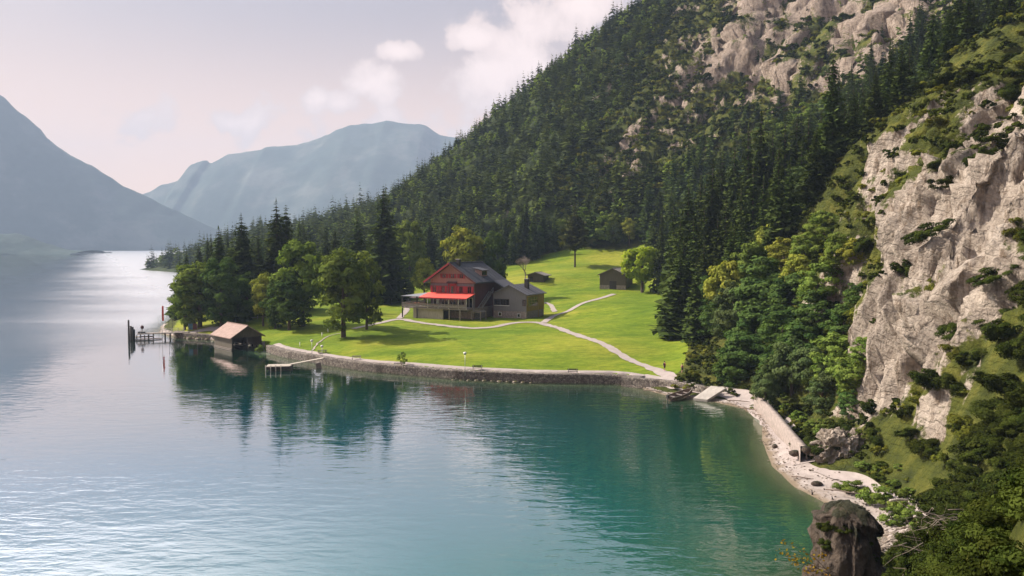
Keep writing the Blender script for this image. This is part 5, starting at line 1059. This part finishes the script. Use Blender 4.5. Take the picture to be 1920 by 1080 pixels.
def broad(px, Y, toppy, wpx, kind, lab, k=0, grp=None, name='broadleaf_tree', cat='tree', rz=None, lift=0.0):
    for _ in range(30):
        p = PY(px, 460, Y); g = H(p[0], Y); top = PY(px, toppy, Y)[2]; rad = wpx / 1500 * Y / 2; h = top - g
        if h > 1.75 * rad or Y < 96: break
        Y -= 2
    h = max(h, 2.3 * rad); g = min(g, top - h) if h > top - g else g
    unit_h = {'maple': 3.45, 'darkmaple': 3.3, 'round': 2.85, 'bright': 2.15, 'willow': 2.5}[kind]
    return put(name, (p[0], Y, g), BRK[kind][k % 2], BTR, (rad * .95, rad * .95, h / unit_h), rng.uniform(0, 6) if rz is None else rz, lab, cat, grp, sink=.2)
occ = []
def sp(*a, **kw): o = spruce(*a, **kw); occ.append((o.location.x, o.location.y, 3.0)); return o
def br(*a, **kw): o = broad(*a, **kw); occ.append((o.location.x, o.location.y, o.scale.x * .8)); return o
# left group
sp(410, 236, 424, 'dark spruce with a double top, leftmost of the spruces by the lake', 1.35, 3); sp(396, 245, 440, 'slim dark spruce peeping out behind the lakeside maple', .8, 1)
sp(453, 228, 400, 'tall dark spruce behind the lakeside maple, left of the twin spruces', 1.55, 0)
sp(519, 226, 373, 'left one of the twin tall spruces standing close together', 1.42, 3); sp(537, 229, 381, 'right one of the twin tall spruces standing close together', 1.42, 0)
sp(628, 262, 424, 'shorter dark spruce between the two big maples', 1.1, 2); sp(670, 258, 394, 'dark spruce with a pointed top left of the tallest spruce', 1.35, 3); sp(720, 250, 345, 'tallest dark spruce on the lawn left of the chalet', 1.35, 0); sp(612, 275, 430, 'dark spruce half hidden behind the big maple', 1.1, 2)
sp(735, 262, 420, 'lower spruce leaning against the tallest spruce', 1.0, 2); sp(484, 240, 432, 'dark spruce filling the gap left of the twin spruces', 1.1, 4); sp(570, 262, 440, 'dark spruce behind the high leafy maple', 1.0, 2)
sp(640, 285, 440, 'small spruce behind the big maple crown', 1.0); sp(692, 280, 432, 'small spruce just left of the tallest spruce', 1.0)
br(372, 214, 472, 118, 'maple', 'broad maple overhanging the lake by the pier', 0); br(343, 214, 520, 62, 'maple', 'low outer maple leaning over the water by the pier', 1); br(412, 210, 470, 92, 'darkmaple', 'dark round maple at the edge of the gravel landing', 0); br(442, 214, 512, 92, 'darkmaple', 'dark leafy tree in the shade above the boathouse', 1); br(462, 222, 500, 64, 'darkmaple', 'dark broadleaf tree right of the shaded lakeside group', 0)
br(491, 205, 506, 56, 'round', 'small olive green tree left of the high leafy maple', 0); br(514, 200, 515, 52, 'darkmaple', 'narrow dark tree in front of the twin spruces', 1)
br(566, 200, 434, 104, 'maple', 'high leafy maple with a pointed crown left of the big maple', 1); br(540, 196, 510, 84, 'darkmaple', 'shaded lower tree at the foot of the high leafy maple', 0)
br(642, 181, 438, 126, 'maple', 'big maple on the lawn casting its shadow to the right', 0, rz=2.0); br(686, 190, 470, 66, 'maple', 'lighter maple on the right side of the big maple', 1)
br(768, 292, 400, 76, 'maple', 'full green maple right of the tallest spruce', 1); br(795, 246, 478, 50, 'round', 'round olive tree just left of the chalet roof', 1); br(768, 250, 520, 24, 'maple', 'small light green tree at the flagpole', 0)
br(872, 244, 418, 100, 'round', 'large light olive broadleaf tree behind the chalet roof', 0); br(925, 243, 424, 62, 'darkmaple', 'dark broadleaf tree behind the right end of the chalet roof', 1)
br(1205, 240, 455, 86, 'bright', 'bright yellow green round tree beside the barn', 0)
# young tree on the lawn
p = Pz(753, 679, 2.1); ytm = asmesh('broadleaf_crown', broad_arr(601, W=1.0, Hh=3.0, z0=.7, clumps=30, leaves=16, ls=.10, hollow=.3, lumps=.6), M['broad']); yt = put('young_tree', H2(p), ytm, BTR, (1.2, 1.2, 1.35), .4, 'small young tree alone on the lawn near the lake wall', 'tree'); occ.append((p[0], p[1], 2))
# tall pine with bare trunk
p = PY(1078, 499, 290); pm = asmesh('pine_crown', spruce_arr(77, W=.22, layers=24, per=9, seg=4, z0=.36, droop=.3, irregular=.4), M['olive']); e = put('pine_tree', H2(p), pm, trunkmesh(1, .014, 0, 9), (23.5, 23.5, 23.5), 0, 'tall pine with a bare lower trunk alone on the meadow', 'pine'); pm.materials[0] = leafmat('pine needles', (.045, .06, .02), (.13, .14, .04), trans=.15)
occ.append((p[0], p[1], 3))
# bare tree
p = PY(985, 513, 262); e = empty('bare_tree', H2(p), 0, label='leafless reddish brown tree on the meadow behind the log hut', cat='tree'); rr = random.Random(4); mb = MB(); tw = MB()
def branch(p, d, L, r, lv):
    q = p + d * L * .5 + Vector((rr.uniform(-.1, .1), rr.uniform(-.1, .1), 0)) * L; e2 = p + d * L; (mb if lv < 3 else tw).tube([p, q, e2], [r, r * .8, r * .55], 5 if lv < 3 else 3)
    if lv < 6:
        for _ in range(2 if lv < 1 else (3 if lv < 4 else 4)): branch(e2, (d + Vector((rr.uniform(-.75, .75), rr.uniform(-.75, .75), rr.uniform(-.15, .45)))).normalized(), L * rr.uniform(.62, .85), r * .66, lv + 1)
branch(Vector((0, 0, -.2)), Vector((.02, 0, 1)), 2.7, .24, 0); mb.build('trunk', M['deadwood'], e); tw.build('twigs', M['deadwood'], e)
# ---- the forest edge behind the meadow and on the right: each tree by eye
row = [(748, 318, 425), (765, 330, 415), (806, 322, 398), (830, 318, 405), (846, 330, 392), (862, 322, 400), (905, 330, 398), (930, 322, 405), (948, 325, 392), (962, 318, 410), (980, 326, 383), (1000, 322, 378), (1018, 330, 385), (1040, 325, 395), (1062, 333, 388), (1105, 330, 398), (1130, 326, 392), (1150, 334, 388), (1172, 328, 380), (1190, 322, 390), (1212, 318, 372), (1236, 300, 350), (1258, 290, 345), (940, 330, 388), (1090, 328, 402), (785, 326, 408), (880, 330, 396)]
for k, (px, Y, ty) in enumerate(row): sp(px, Y, ty + 6, 'dark spruce in the shaded row along the back edge of the meadow', rng.uniform(.95, 1.2), grp='spruces along the back of the meadow')
for px, Y, ty, wpx, kd in ((1050, 330, 402, 34, 'maple'), (1180, 318, 405, 34, 'round'), (1150, 322, 392, 38, 'maple'), (1120, 325, 415, 30, 'maple'), (965, 322, 425, 30, 'maple'), (1225, 305, 420, 36, 'darkmaple'), (1010, 325, 418, 30, 'darkmaple')):
    br(px, Y, ty, wpx, kd, 'light broadleaf tree among the spruces behind the meadow', int(rng.integers(2)), grp='broadleaf trees behind the meadow')
right = [(1262, 212, 372, 1.0), (1290, 188, 338, 1.1), (1312, 200, 330, 1.0), (1335, 190, 296, 1.1), (1352, 205, 290, 1.0), (1375, 196, 262, 1.0), (1400, 188, 232, 1.05), (1424, 192, 208, 1.0), (1446, 196, 232, 1.0), (1468, 185, 218, 1.0), (1490, 190, 212, 1.0), (1512, 182, 205, 1.1), (1535, 178, 196, 1.0), (1556, 184, 182, 1.0), (1578, 176, 178, 1.0), (1604, 172, 176, 1.0), (1632, 164, 140, 1.05), (1696, 158, 82, 1.1), (1596, 180, 190, 1.0), (1660, 165, 175, 1.0), (1360, 172, 360, 1.1), (1388, 168, 340, 1.1), (1430, 170, 330, 1.1), (1475, 165, 310, 1.0), (1520, 160, 290, 1.0), (1240, 235, 392, 1.0), (1275, 175, 405, 1.15), (1282, 172, 440, 1.2), (1345, 168, 400, 1.1), (1300, 170, 400, 1.1), (1320, 178, 380, 1.0), (1410, 178, 300, 1.0), (1455, 175, 280, 1.0), (1500, 172, 262, 1.0), (1545, 165, 260, 1.0), (1376, 160, 420, 1.1)]
for px, Y, ty, wf_ in right:
    if px == 1632: sp(px, Y, ty, 'tall spruce standing up against the pale crags, left of the highest one', wf_); continue
    if px == 1696: sp(px, Y, ty, 'highest lone spruce rising from the green ridge against the pale crags', wf_); continue
    lb, gr = (('dark spruce close to the right edge of the meadow behind the barn tree', 'spruces at the right edge of the meadow') if px < 1315 else ('tall dark spruce on the slope above the grey green willows', 'spruces above the willows') if px < 1440 else ('dark spruce in the middle of the wooded slope left of the cliff', 'spruces in the middle of the slope') if px < 1545 else ('dark spruce in the row under the green ridge of the cliff', 'spruces under the green ridge'))
    sp(px, Y, ty, lb, wf_, grp=gr)
sp(1276, 168, 470, 'yellowish spruce with boughs to the ground at the right edge of the meadow', 1.5, 2)
for k, (px, Y, ty, wpx, kd, lab) in enumerate([(1338, 158, 505, 76, 'darkmaple', 'dark bushy tree right of the yellowish spruce'), (1368, 150, 560, 60, 'willow', 'grey green bushy tree at the lower right edge of the meadow'), (1385, 146, 520, 92, 'willow', 'broad dark bushy tree above the beach path'), (1440, 146, 470, 110, 'darkmaple', 'biggest dark broadleaf tree above the beach path'), (1400, 132, 610, 80, 'darkmaple', 'low dark bushy tree behind the path bend'),
      (1392, 138, 628, 64, 'darkmaple', 'low bushy tree next to the path above the ramp'), (1490, 140, 500, 84, 'darkmaple', 'shaded broadleaf tree left of the rock wall'), (1535, 128, 535, 70, 'darkmaple', 'dark tree against the foot of the rock wall'), (1455, 124, 640, 62, 'darkmaple', 'shadowed bushy tree behind the grey green willow'), (1490, 117, 628, 84, 'willow', 'grey green willow above the shore path'), (1525, 113, 640, 70, 'willow', 'middle grey green willow above the shore path'),
      (1575, 108, 612, 92, 'maple', 'leafy green tree against the pale rock prow'), (1605, 104, 650, 66, 'maple', 'lower leafy tree touching the pale rock prow'), (1440, 112, 690, 56, 'willow', 'small grey green bush tree at the path bend'), (1548, 104, 700, 60, 'willow', 'round grey green bush tree low behind the path'),
      (1440, 165, 408, 62, 'round', 'light yellow green tree on the slope amid dark spruces'), (1475, 160, 415, 60, 'maple', 'light green tree on the slope between spruces and rock'), (1545, 150, 385, 66, 'maple', 'bright leafy tree high on the slope left of the cliff'), (1510, 152, 425, 64, 'maple', 'leafy tree midway up the slope left of the cliff'), (1500, 142, 470, 60, 'round', 'yellow green tree just above the biggest dark tree'), (1570, 140, 420, 56, 'maple', 'leafy tree at the upper left edge of the cliff')]):
    br(px, Y, ty, wpx * 1.22, kd, lab, k)
for k, (px, Y, ty, wpx, kd, lab) in enumerate([(1350, 152, 545, 76, 'darkmaple', 'full dark tree between the yellowish spruce and the biggest dark tree'), (1420, 138, 560, 96, 'darkmaple', 'dense dark tree in the middle of the leafy bank'), (1470, 132, 560, 90, 'darkmaple', 'shadowed dark tree right of the dense bank tree'), (1360, 150, 480, 76, 'round', 'olive tree in front of the tall spruces over the leafy bank'),
      (1510, 122, 590, 84, 'darkmaple', 'dark tree above the grey green willows'), (1405, 150, 440, 70, 'maple', 'green tree among spruce trunks at the top of the leafy bank'), (1465, 116, 660, 70, 'willow', 'left grey green willow by the shore path'), (1585, 112, 560, 70, 'darkmaple', 'dark tree in the cleft beside the pale rock prow'), (1610, 118, 520, 60, 'darkmaple', 'dark small tree under the overhang left of the cliff'), (1535, 140, 480, 76, 'maple', 'sunlit green tree half way up beside the cliff'), (1470, 150, 440, 64, 'round', 'small yellow green tree left of the sunlit slope trees'), (1600, 138, 440, 56, 'round', 'yellow green tree at the cliff edge under the ridge'), (1380, 128, 650, 64, 'darkmaple', 'low dark tree right behind the junction verge'), (1624, 98, 622, 52, 'maple', 'narrow green tree pressed against the tip of the pale rock prow'), (1596, 100, 655, 66, 'maple', 'bushy green tree at the foot of the pale rock prow'), (1566, 102, 668, 62, 'willow', 'grey green tree beside the outcrop behind the beach'), (1600, 98, 715, 50, 'darkmaple', 'low dark bush tree above the ribbed outcrop')]):
    br(px, Y, ty, wpx * 1.15, kd, lab, k)
# shrubs: low domes
SHR = [asmesh('shrub', broad_arr(300 + k, W=1.0, Hh=1.1, z0=-.15, clumps=26, leaves=240, ls=.034, egg=.1, hollow=.3), M['shrub']) for k in range(3)]
TUF = [asmesh('grass_tussock', broad_arr(320 + k, W=1.0, Hh=.7, z0=-.15, clumps=14, leaves=110, ls=.05, hollow=.3), M['turf']) for k in range(2)]
GRB = [asmesh('bush', broad_arr(340 + k, W=1.0, Hh=1.5, z0=-.1, clumps=24, leaves=80, ls=.06, egg=.1), M['broad']) for k in range(2)]
def bush(px, py, z, r, mesh, lab, hs=1.0, grp=None, Y=None):
    p = PY(px, py, Y) if Y else Pz(px, py, z); o = link('bush', mesh, None, H2(p)); o.scale = (r, r, r * hs); o.rotation_euler = (0, 0, rng.uniform(0, 6)); tag(o, lab, 'bush', grp); return o
bush(1578, 900, 1.2, 1.0, GRB[0], 'small green bush on the beach, leftmost one', .6); bush(1600, 908, 1.2, 1.5, GRB[1], 'wide green bush on the beach beside the leftmost one', .6)
bush(1640, 925, 1.3, 1.7, GRB[0], 'large green bush in the middle of the beach bush row', .8); bush(1668, 938, 1.3, 1.8, GRB[1], 'largest green bush at the right of the beach bush row', .8); bush(1672, 962, 1.2, 1.3, GRB[0], 'green bush nearest the crag in the beach bush row', .9)
bush(488, 640, 2.2, 1.3, GRB[1], 'small dark bush at the right wall of the boathouse', 1.1); bush(1412, 745, 1.9, .6, GRB[0], 'tiny green bush at the start of the retaining wall')
for k in range(34):
    t = k / 33; a = Pz(1335, 703, 2.4) * (1 - t) + Pz(1410, 715, 2.8) * t if k < 17 else Pz(1425, 730, 2.5) * (1 - (t - .5) * 2) + Pz(1540, 830, 2.6) * ((t - .5) * 2)
    a = a + np.array([rng.normal(0, .7) + 2.4, rng.normal(0, .7) + 2.2, 0]); o = link('bush', GRB[k % 2] if k % 3 else TUF[k % 2], None, H2(a)); s_ = rng.uniform(.8, 1.5); o.scale = (s_, s_, s_ * .7); tag(o, 'low weedy bush in the green verge along the shore path', 'bush', 'verge bushes along the shore path')
for k, (dx, dy, dz, r_) in enumerate(((-1.25, -.6, 4.5, .55), (-1.35, -.9, 3.7, .5), (-.6, -1.2, 4.6, .45), (.5, -1.3, 3.9, .5), (1.2, -.8, 3.0, .6), (-1.2, -1.1, 2.2, .5), (.9, .2, 5.3, .3))):
    o = link('bush', SHR[k % 3], None, (cp_[0] + dx, cp_[1] + dy, 4.5 + dz)); o.scale = (r_, r_, r_); tag(o, 'small dark shrub rooted on the mossy crag', 'bush', 'shrubs growing on the crag')
for k in range(26):
    t = k / 25; q = [(1610, 868), (1645, 880), (1675, 902), (1700, 935), (1712, 975)]; i_ = min(3, int(t * 4)); f_ = t * 4 - i_; px, py = q[i_][0] * (1 - f_) + q[i_ + 1][0] * f_, q[i_][1] * (1 - f_) + q[i_ + 1][1] * f_
    p = Pz(px, py, 2.2) + np.array([rng.normal(.5, .5), rng.normal(.4, .5), 0]); o = link('bush', (GRB[k % 2], SHR[k % 3], TUF[k % 2])[k % 3], None, H2(p)); r_ = rng.uniform(.5, 1.1); o.scale = (r_, r_, r_ * .7); o.rotation_euler = (0, 0, rng.uniform(0, 6)); tag(o, 'low bush in the green fringe along the inner edge of the beach', 'bush', 'fringe bushes at the inner edge of the beach')
# ---- scattered growth on the slopes
def visible(x, y, z, m=90):
    c = math.cos(PITCH); s_ = math.sin(PITCH); dz_ = z - CAMZ; dep = y * c - dz_ * s_; px = 960 + F * x / np.maximum(dep, .1); py = 540 - F * (dz_ * c + y * s_) / np.maximum(dep, .1)
    return (dep > 8) & (px > -m) & (px < 1920 + m) & (py > -m * 2) & (py < 1080 + m), px, py, dep
rs = np.random.default_rng(12)
def scatter(n, x0, x1, y0, y1, spacing, test, occl=True):
    pts = []; cell = {}
    xs, ys = rs.uniform(x0, x1, n), rs.uniform(y0, y1, n); z = bil(GZ, xs, ys); vis, px, py, dep = visible(xs, ys, z); D_ = bil(D, xs, ys); M_ = bil(MD, xs, ys); R_ = bil(RM, xs, ys); V_ = bil(VEG, xs, ys); nz_ = bil(NZ, xs, ys)
    ok = vis & test(xs, ys, z, D_, M_, R_, V_, nz_, px, py)
    sx_, sy_, sz_ = bil(PXg, xs, ys), bil(PYg, xs, ys), bil(PZg, xs, ys)       # where the broken rock surface really is
    for i in np.where(ok)[0]:
        x, y = xs[i], ys[i]; sp_ = spacing(y) if callable(spacing) else spacing; kx, ky = int(x // sp_), int(y // sp_); bad = False
        key = int(sp_ * 10)
        for a in (-1, 0, 1):
            for b in (-1, 0, 1):
                for (u_, v_) in cell.get((key, kx + a, ky + b), ()):
                    if (u_ - x) ** 2 + (v_ - y) ** 2 < sp_ * sp_: bad = True; break
        if bad: continue
        if occl and any((x - a) ** 2 + (y - b) ** 2 < c * c for a, b, c in occ): continue
        cell.setdefault((key, kx, ky), []).append((x, y)); pts.append((sx_[i], sy_[i], sz_[i], R_[i], dep[i], px[i], py[i]))
    return np.array(pts)
def wood(x, y, z, D_, M_, R_, V_, nz_, px, py):
    nearcliff = (y < 150) & (x > 30)
    return (D_ > 3) & (M_ > 3) & ~nearcliff & (R_ < .32 + .3 * (rs.random(x.shape) - .5)) 
T1 = scatter(170000, -130, 330, 150, 620, lambda y: 3.9 if y < 260 else (3.9 if y < 400 else 3.7), wood)
T2 = scatter(40000, -420, 160, 380, 1100, 5.8, lambda x, y, z, D_, M_, R_, V_, nz_, px, py: (D_ > 4) & (M_ > 3) & (x < -20 - (y - 620) * .1) & ((y > 620) | (x < -130)))
T3 = scatter(16000, 60, 330, 200, 620, 6.5, lambda x, y, z, D_, M_, R_, V_, nz_, px, py: (D_ > 3) & (M_ > 3) & (R_ > .32) & (nz_ > .55) & (rs.random(x.shape) < .5 - .38 * sstep(R_, .4, .75)))
T1 = np.vstack([T1, T3])
allT = np.vstack([T1, T2]); print('trees', len(T1), len(T2))
isb = rs.random(len(allT)) < np.where(allT[:, 1] < 330, .10, .16) + .25 * (fbm(allT[:, 0], allT[:, 1], s=60, o=2, seed=91) > .15)
hh = np.where(isb, rs.uniform(7, 13, len(allT)), rs.uniform(11, 24, len(allT)))
hh *= np.where(allT[:, 3] > .3, .5, 1.0) * np.where((allT[:, 1] > 330) & (allT[:, 0] > -110), .64, 1.0) * rs.uniform(.7, 1.15, len(allT))
big = hh / allT[:, 4]
def merged(pts, hts, arrs, name, m, lab, wf=1.0, sink=.4):
    Vs, Fs, Ts = [], [], []; b = 0
    for i, (p, h) in enumerate(zip(pts, hts)):
        V, Fa, T = arrs[i % len(arrs)]; a = rs.uniform(0, 6.28); c, s_ = math.cos(a), math.sin(a); wv = h * wf * rs.uniform(.85, 1.2)
        X = np.empty_like(V); X[:, 0] = (V[:, 0] * c - V[:, 1] * s_) * wv + p[0]; X[:, 1] = (V[:, 0] * s_ + V[:, 1] * c) * wv + p[1]; X[:, 2] = V[:, 2] * h + p[2] - sink
        Vs.append(X); Fs.append(Fa + b); Ts.append(np.clip(T + rs.uniform(-.45, .55), 0, 1)); b += len(V)
    if not Vs: return
    o = link(name, npmesh(name, np.concatenate(Vs), np.concatenate(Fs), m, {'tint': np.concatenate(Ts)})); tag(o, lab, kind='stuff')
def indiv(sel, meshes, trunk, name, cat, labf, grpf, wf=1.0, unit_h=1.0, hts=None, pts=None):
    for j in sel:
        x, y, z = pts[j][:3]; h = hts[j]; wv = h / unit_h * wf * rs.uniform(.85, 1.15); lab, grp = labf(pts[j]), grpf(pts[j])
        if trunk is None or h / pts[j][4] < .05:
            o = link(name, meshes[j % len(meshes)], None, (x, y, z - .4)); o.scale = (wv, wv, h / unit_h); o.rotation_euler = (0, 0, rs.uniform(0, 6)); tag(o, lab, cat, grp)
        else: put(name, (x, y, z), meshes[j % len(meshes)], trunk, (wv, wv, h / unit_h), rs.uniform(0, 6), lab, cat, grp, .4)
used_s = len(row) + len(right) + 16
si = np.where(~isb)[0]; si = si[np.argsort(-big[si])]; ns = 298 - used_s
def slab(p):
    if p[1] < 250 and p[0] > 40: return 'dark spruce in the upper wood under the green ridge' if p[5] > 1450 else ('spruce on the wooded slope above the barn and its bright tree' if p[5] < 1330 else 'dark spruce on the steep wooded slope right of the meadow')
    if p[0] < -20 - 0 and p[1] > 380: return 'hazy spruce on the wooded shore running out to the far point'
    return 'spruce on the lower mountainside behind the meadow'
def sgrp(p): return slab(p).replace('spruce', 'spruces')
indiv(si[:ns], SPRM, SPRT, 'spruce_tree', 'spruce', slab, sgrp, 1.0, 1.0, hh, allT)
LOD = [spruce_arr(400 + k, W=wd, layers=13, per=6, seg=1, droop=.5, cs=1.25, irregular=.3) for k, wd in enumerate((.17, .15, .20, .18))]
LODN = [spruce_arr(410 + k, W=wd, layers=18, per=7, seg=2, droop=.5, cs=1.15, irregular=.3) for k, wd in enumerate((.16, .14, .18))]
rest = si[ns:]; nr = rest[allT[rest, 1] < 330]; fr_ = rest[allT[rest, 1] >= 330]
merged(allT[nr], hh[nr], LODN, 'forest', M['spruce'], 'dense dark spruce wood on the lower slopes')
merged(allT[fr_], hh[fr_], LOD, 'forest', M['spruce'], 'far spruce forest covering the mountainside')
bi_ = np.where(isb)[0]; bi_ = bi_[np.argsort(-big[bi_])]; nb = 190
FB = [broad_arr(430 + k, W=.36, Hh=1.0, z0=.05, clumps=14, leaves=9, ls=.055, egg=.25) for k in range(3)]
MBR = [asmesh('broadleaf_crown', broad_arr(440 + k, W=.36, Hh=1.0, z0=.08, clumps=40, leaves=50, ls=.024, egg=.25), M[('broad', 'willow')[k % 2]]) for k in range(4)]
bl = lambda p: 'pale green broadleaf tree among the spruces of the far shore' if p[0] < -20 and p[1] > 380 else 'pale green broadleaf tree among the spruces of the mountainside'
bgp = lambda p: 'broadleaf trees of the far shore' if p[0] < -20 and p[1] > 380 else 'broadleaf trees of the mountainside'
indiv(bi_[:nb], MBR, None, 'broadleaf_tree', 'tree', bl, bgp, 1.0, 1.0, hh, allT)
rb_ = bi_[nb:]; merged(allT[rb_], hh[rb_], FB, 'woods', M['broad'], 'broadleaf woods mixed into the far spruce forest')
# shrubs and turf on the rocky slopes
def shr(x, y, z, D_, M_, R_, V_, nz_, px, py): return (D_ > 3.0) & (M_ > 3) & (V_ + .35 * (rs.random(x.shape) - .5) > np.where(y < 62, .12, np.where((y < 90) & (x < 52), .38, .40))) & (y < 165) & (x > 5) & ~((px > 1470) & (px < 1760) & (py > 860) & (z < 4))
S1 = scatter(90000, 4, 140, 8, 175, lambda y: 0.8 if y < 62 else 1.6, shr)
S2 = scatter(130000, 20, 330, 165, 620, lambda y: 2.2, lambda x, y, z, D_, M_, R_, V_, nz_, px, py: (M_ > 3) & (R_ > .17) & (V_ + .5 * (rs.random(x.shape) - .5) > .38 + .34 * sstep(R_, .35, .75)))
S0 = np.vstack([S1, S2]); rsz = np.where(S0[:, 1] < 60, rs.uniform(.7, 1.5, len(S0)), np.where(S0[:, 1] < 165, rs.uniform(.9, 2.3, len(S0)), rs.uniform(1.8, 4.2, len(S0))))
S0[:, 2] -= 0; big = rsz / S0[:, 4]; o_ = np.argsort(-big); print('shrubs', len(S1), len(S2))
tur = (rs.random(len(S0)) < .28) & (S0[:, 1] > 62); rsz = np.where(S0[:, 4] < 26, rsz * .6, rsz)
def hlab(p):
    if p[1] < 38: return 'dense dark scrub bush in the lower right corner near the dead branches'
    if p[1] < 62: return 'mountain pine shrub on the slope between the crag and the cliff foot' if p[6] > 800 else 'mountain pine shrub at the right edge below the pale cliff'
    if p[1] < 165: return 'mountain pine shrub on the lower ledges of the pale cliff' if p[6] > 450 else 'mountain pine shrub on the green ridge above the pale cliff'
    return 'dark shrub on the rocky upper mountainside'
def hgrp(p): return hlab(p).replace('dense dark scrub bush', 'scrub bushes').replace('mountain pine shrub', 'mountain pine shrubs').replace('dark shrub', 'dark shrubs')
cnt = 0
for j in o_[:400]:
    if tur[j] and cnt > 0 and (cnt % 1 == 0):
        if S0[j, 1] > 165: continue
    x, y, z = S0[j][:3]; r_ = rsz[j]
    o = link('grass_tussock' if tur[j] else 'shrub', (TUF if tur[j] else SHR)[j % (2 if tur[j] else 3)], None, (x, y, z + .1 * r_)); o.scale = (r_ * rs.uniform(.8, 1.3), r_ * rs.uniform(.8, 1.3), r_ * rs.uniform(.6, 1.0)); o.rotation_euler = (rs.uniform(-.2, .2), -.35, rs.uniform(0, 6))
    tag(o, hlab(S0[j]) if not tur[j] else 'pale grass tussock on the steep slope between shrubs', 'shrub' if not tur[j] else 'grass tuft', hgrp(S0[j]) if not tur[j] else 'grass tussocks on the slopes')
SL = [broad_arr(500 + k, W=1.0, Hh=1.0, z0=-.1, clumps=9, leaves=26, ls=.12, hollow=.3) for k in range(3)]; S9 = None; SLN = [broad_arr(510 + k, W=1.0, Hh=1.0, z0=-.1, clumps=18, leaves=130, ls=.038, hollow=.3) for k in range(3)]
r2 = o_[400:]; rt = r2[tur[r2]]; rn = r2[~tur[r2]]
nr_ = rn[S0[rn, 1] < 75]; rn = rn[S0[rn, 1] >= 75]; merged(S0[nr_], rsz[nr_] * .9, SLN, 'undergrowth', M['shrub'], 'dense scrub on the near slope', 1.1, 0.1)
SLF = [broad_arr(520 + k, W=1.0, Hh=1.0, z0=-.1, clumps=7, leaves=10, ls=.20, hollow=.3) for k in range(4)]; fr2 = rn[S0[rn, 1] >= 200]; rn = rn[S0[rn, 1] < 200]
merged(S0[fr2], rsz[fr2] * rs.uniform(.45, 1.0, len(fr2)), SLF, 'undergrowth', M['shrub'], 'dwarf pine scrub over the upper mountainside', 1.15, 0.2)
merged(S0[rn], rsz[rn] * .8, SL, 'undergrowth', M['shrub'], 'low mountain pine scrub covering the ledges', 1.1, 0.1)
nt_ = rt[S0[rt, 1] < 75]; rt = rt[S0[rt, 1] >= 75]; merged(S0[nt_], rsz[nt_] * .6, SLN, 'grass', M['turf'], 'yellow green tufts on the near slope', 1.2, 0.1)
merged(S0[rt], rsz[rt] * .7, SL, 'grass', M['turf'], 'yellow green turf patches on the ledges', 1.2, 0.15)
S4 = scatter(60000, 4, 34, 6, 36, 0.42, lambda x, y, z, D_, M_, R_, V_, nz_, px, py: (D_ > 2.0) & (x > 4), False)
if len(S4): merged(S4, rs.uniform(.35, .7, len(S4)), SLN, 'undergrowth', M['shrub'], 'tangled dark scrub close to the lower right corner', 1.15, 0.05)
# dead branches and a twig with yellow leaves close to the camera
def tangle(px, py, Y, n, L, seed, lab):
    p = PY(px, py, Y); rr = random.Random(seed); mb = MB()
    for _ in range(n):
        a = rr.uniform(2.6, 4.0) if rr.random() < .7 else rr.uniform(0, 6.3); q = Vector((rr.gauss(0, L * .25), rr.gauss(0, L * .25), rr.uniform(-.1, .5))); pts = [q]; d = Vector((math.cos(a), math.sin(a) * .5, rr.uniform(-.5, .3))).normalized()
        for s_ in range(4): q = q + d * L * rr.uniform(.15, .3); d = (d + Vector((rr.gauss(0, .3), rr.gauss(0, .3), rr.gauss(0, .3)))).normalized(); pts.append(q)
        r0 = rr.uniform(.012, .035); mb.tube(pts, [r0 * (1 - k * .2) for k in range(5)], 5)
    o = mb.build('dead_branches', M['deadwood'], None, True); o.location = (p[0], p[1], max(p[2], H(p[0], p[1]) + .3)); tag(o, lab, 'branch')
tangle(1880, 990, 34, 26, 3.2, 1, 'pale dead branches hanging on the slope at the lower right corner'); tangle(1770, 970, 44, 16, 2.6, 2, 'thin dead branches on the slope above the crag'); tangle(1820, 1060, 33, 20, 3.0, 3, 'tangled dead branches at the bottom edge of the slope'); tangle(1740, 1030, 42, 10, 2.4, 4, 'bare twigs beside the mossy crag')
p = PY(1500, 1040, 30); e = empty('leafy_twig', p, 0, label='thin twig with yellow and orange leaves in front of the water', cat='twig'); rr = random.Random(8); mb = MB(); lc = []
for k in range(7):
    q = Vector((1.6, 0, -1.2)); pts = [q]; tgt = Vector((rr.uniform(-.9, .9), rr.uniform(-.5, .5), rr.uniform(-.6, .5)))
    for s_ in range(1, 5): pts.append(q.lerp(tgt, s_ / 4) + Vector((0, 0, .18 * math.sin(s_ / 4 * 3.1))) + Vector((rr.gauss(0, .04),) * 3))
    mb.tube(pts, [.018, .014, .011, .008, .004], 5)
    for _ in range(16): b = pts[rr.choice((2, 3, 3, 4))]; lc.append((b.x + rr.gauss(0, .12), b.y + rr.gauss(0, .12), b.z + rr.gauss(0, .07)))
mb.build('stem', M['bark'], e); lc = np.array(lc); n = len(lc); nn = unit(rs.normal(0, 1, (n, 3)) + [0, 0, 1]); a = unit(np.cross(nn, rs.normal(0, 1, (n, 3)))); b = np.cross(nn, a)
arr = cards(lc, a * .075, b * .045, rs.random(n)); link('leaves', asmesh('leaves', arr, M['autumn']), e)
# ------------------------------------------------------------------ air
hb = MB().box(-5000, 1600, -320, 7400, -50, 960)
def hazeb(t, out):
    p = N(t, 'ShaderNodeVolumePrincipled', i_Density=HAZE, i_Anisotropy=0.0); p.inputs['Color'].default_value = (0.56, 0.73, 1.0, 1)
    t.links.new(p.outputs[0], out.inputs['Volume'])
HAZE = 1.55e-4
tag(hb.build('haze', mat('summer haze', hazeb)), kind='stuff')
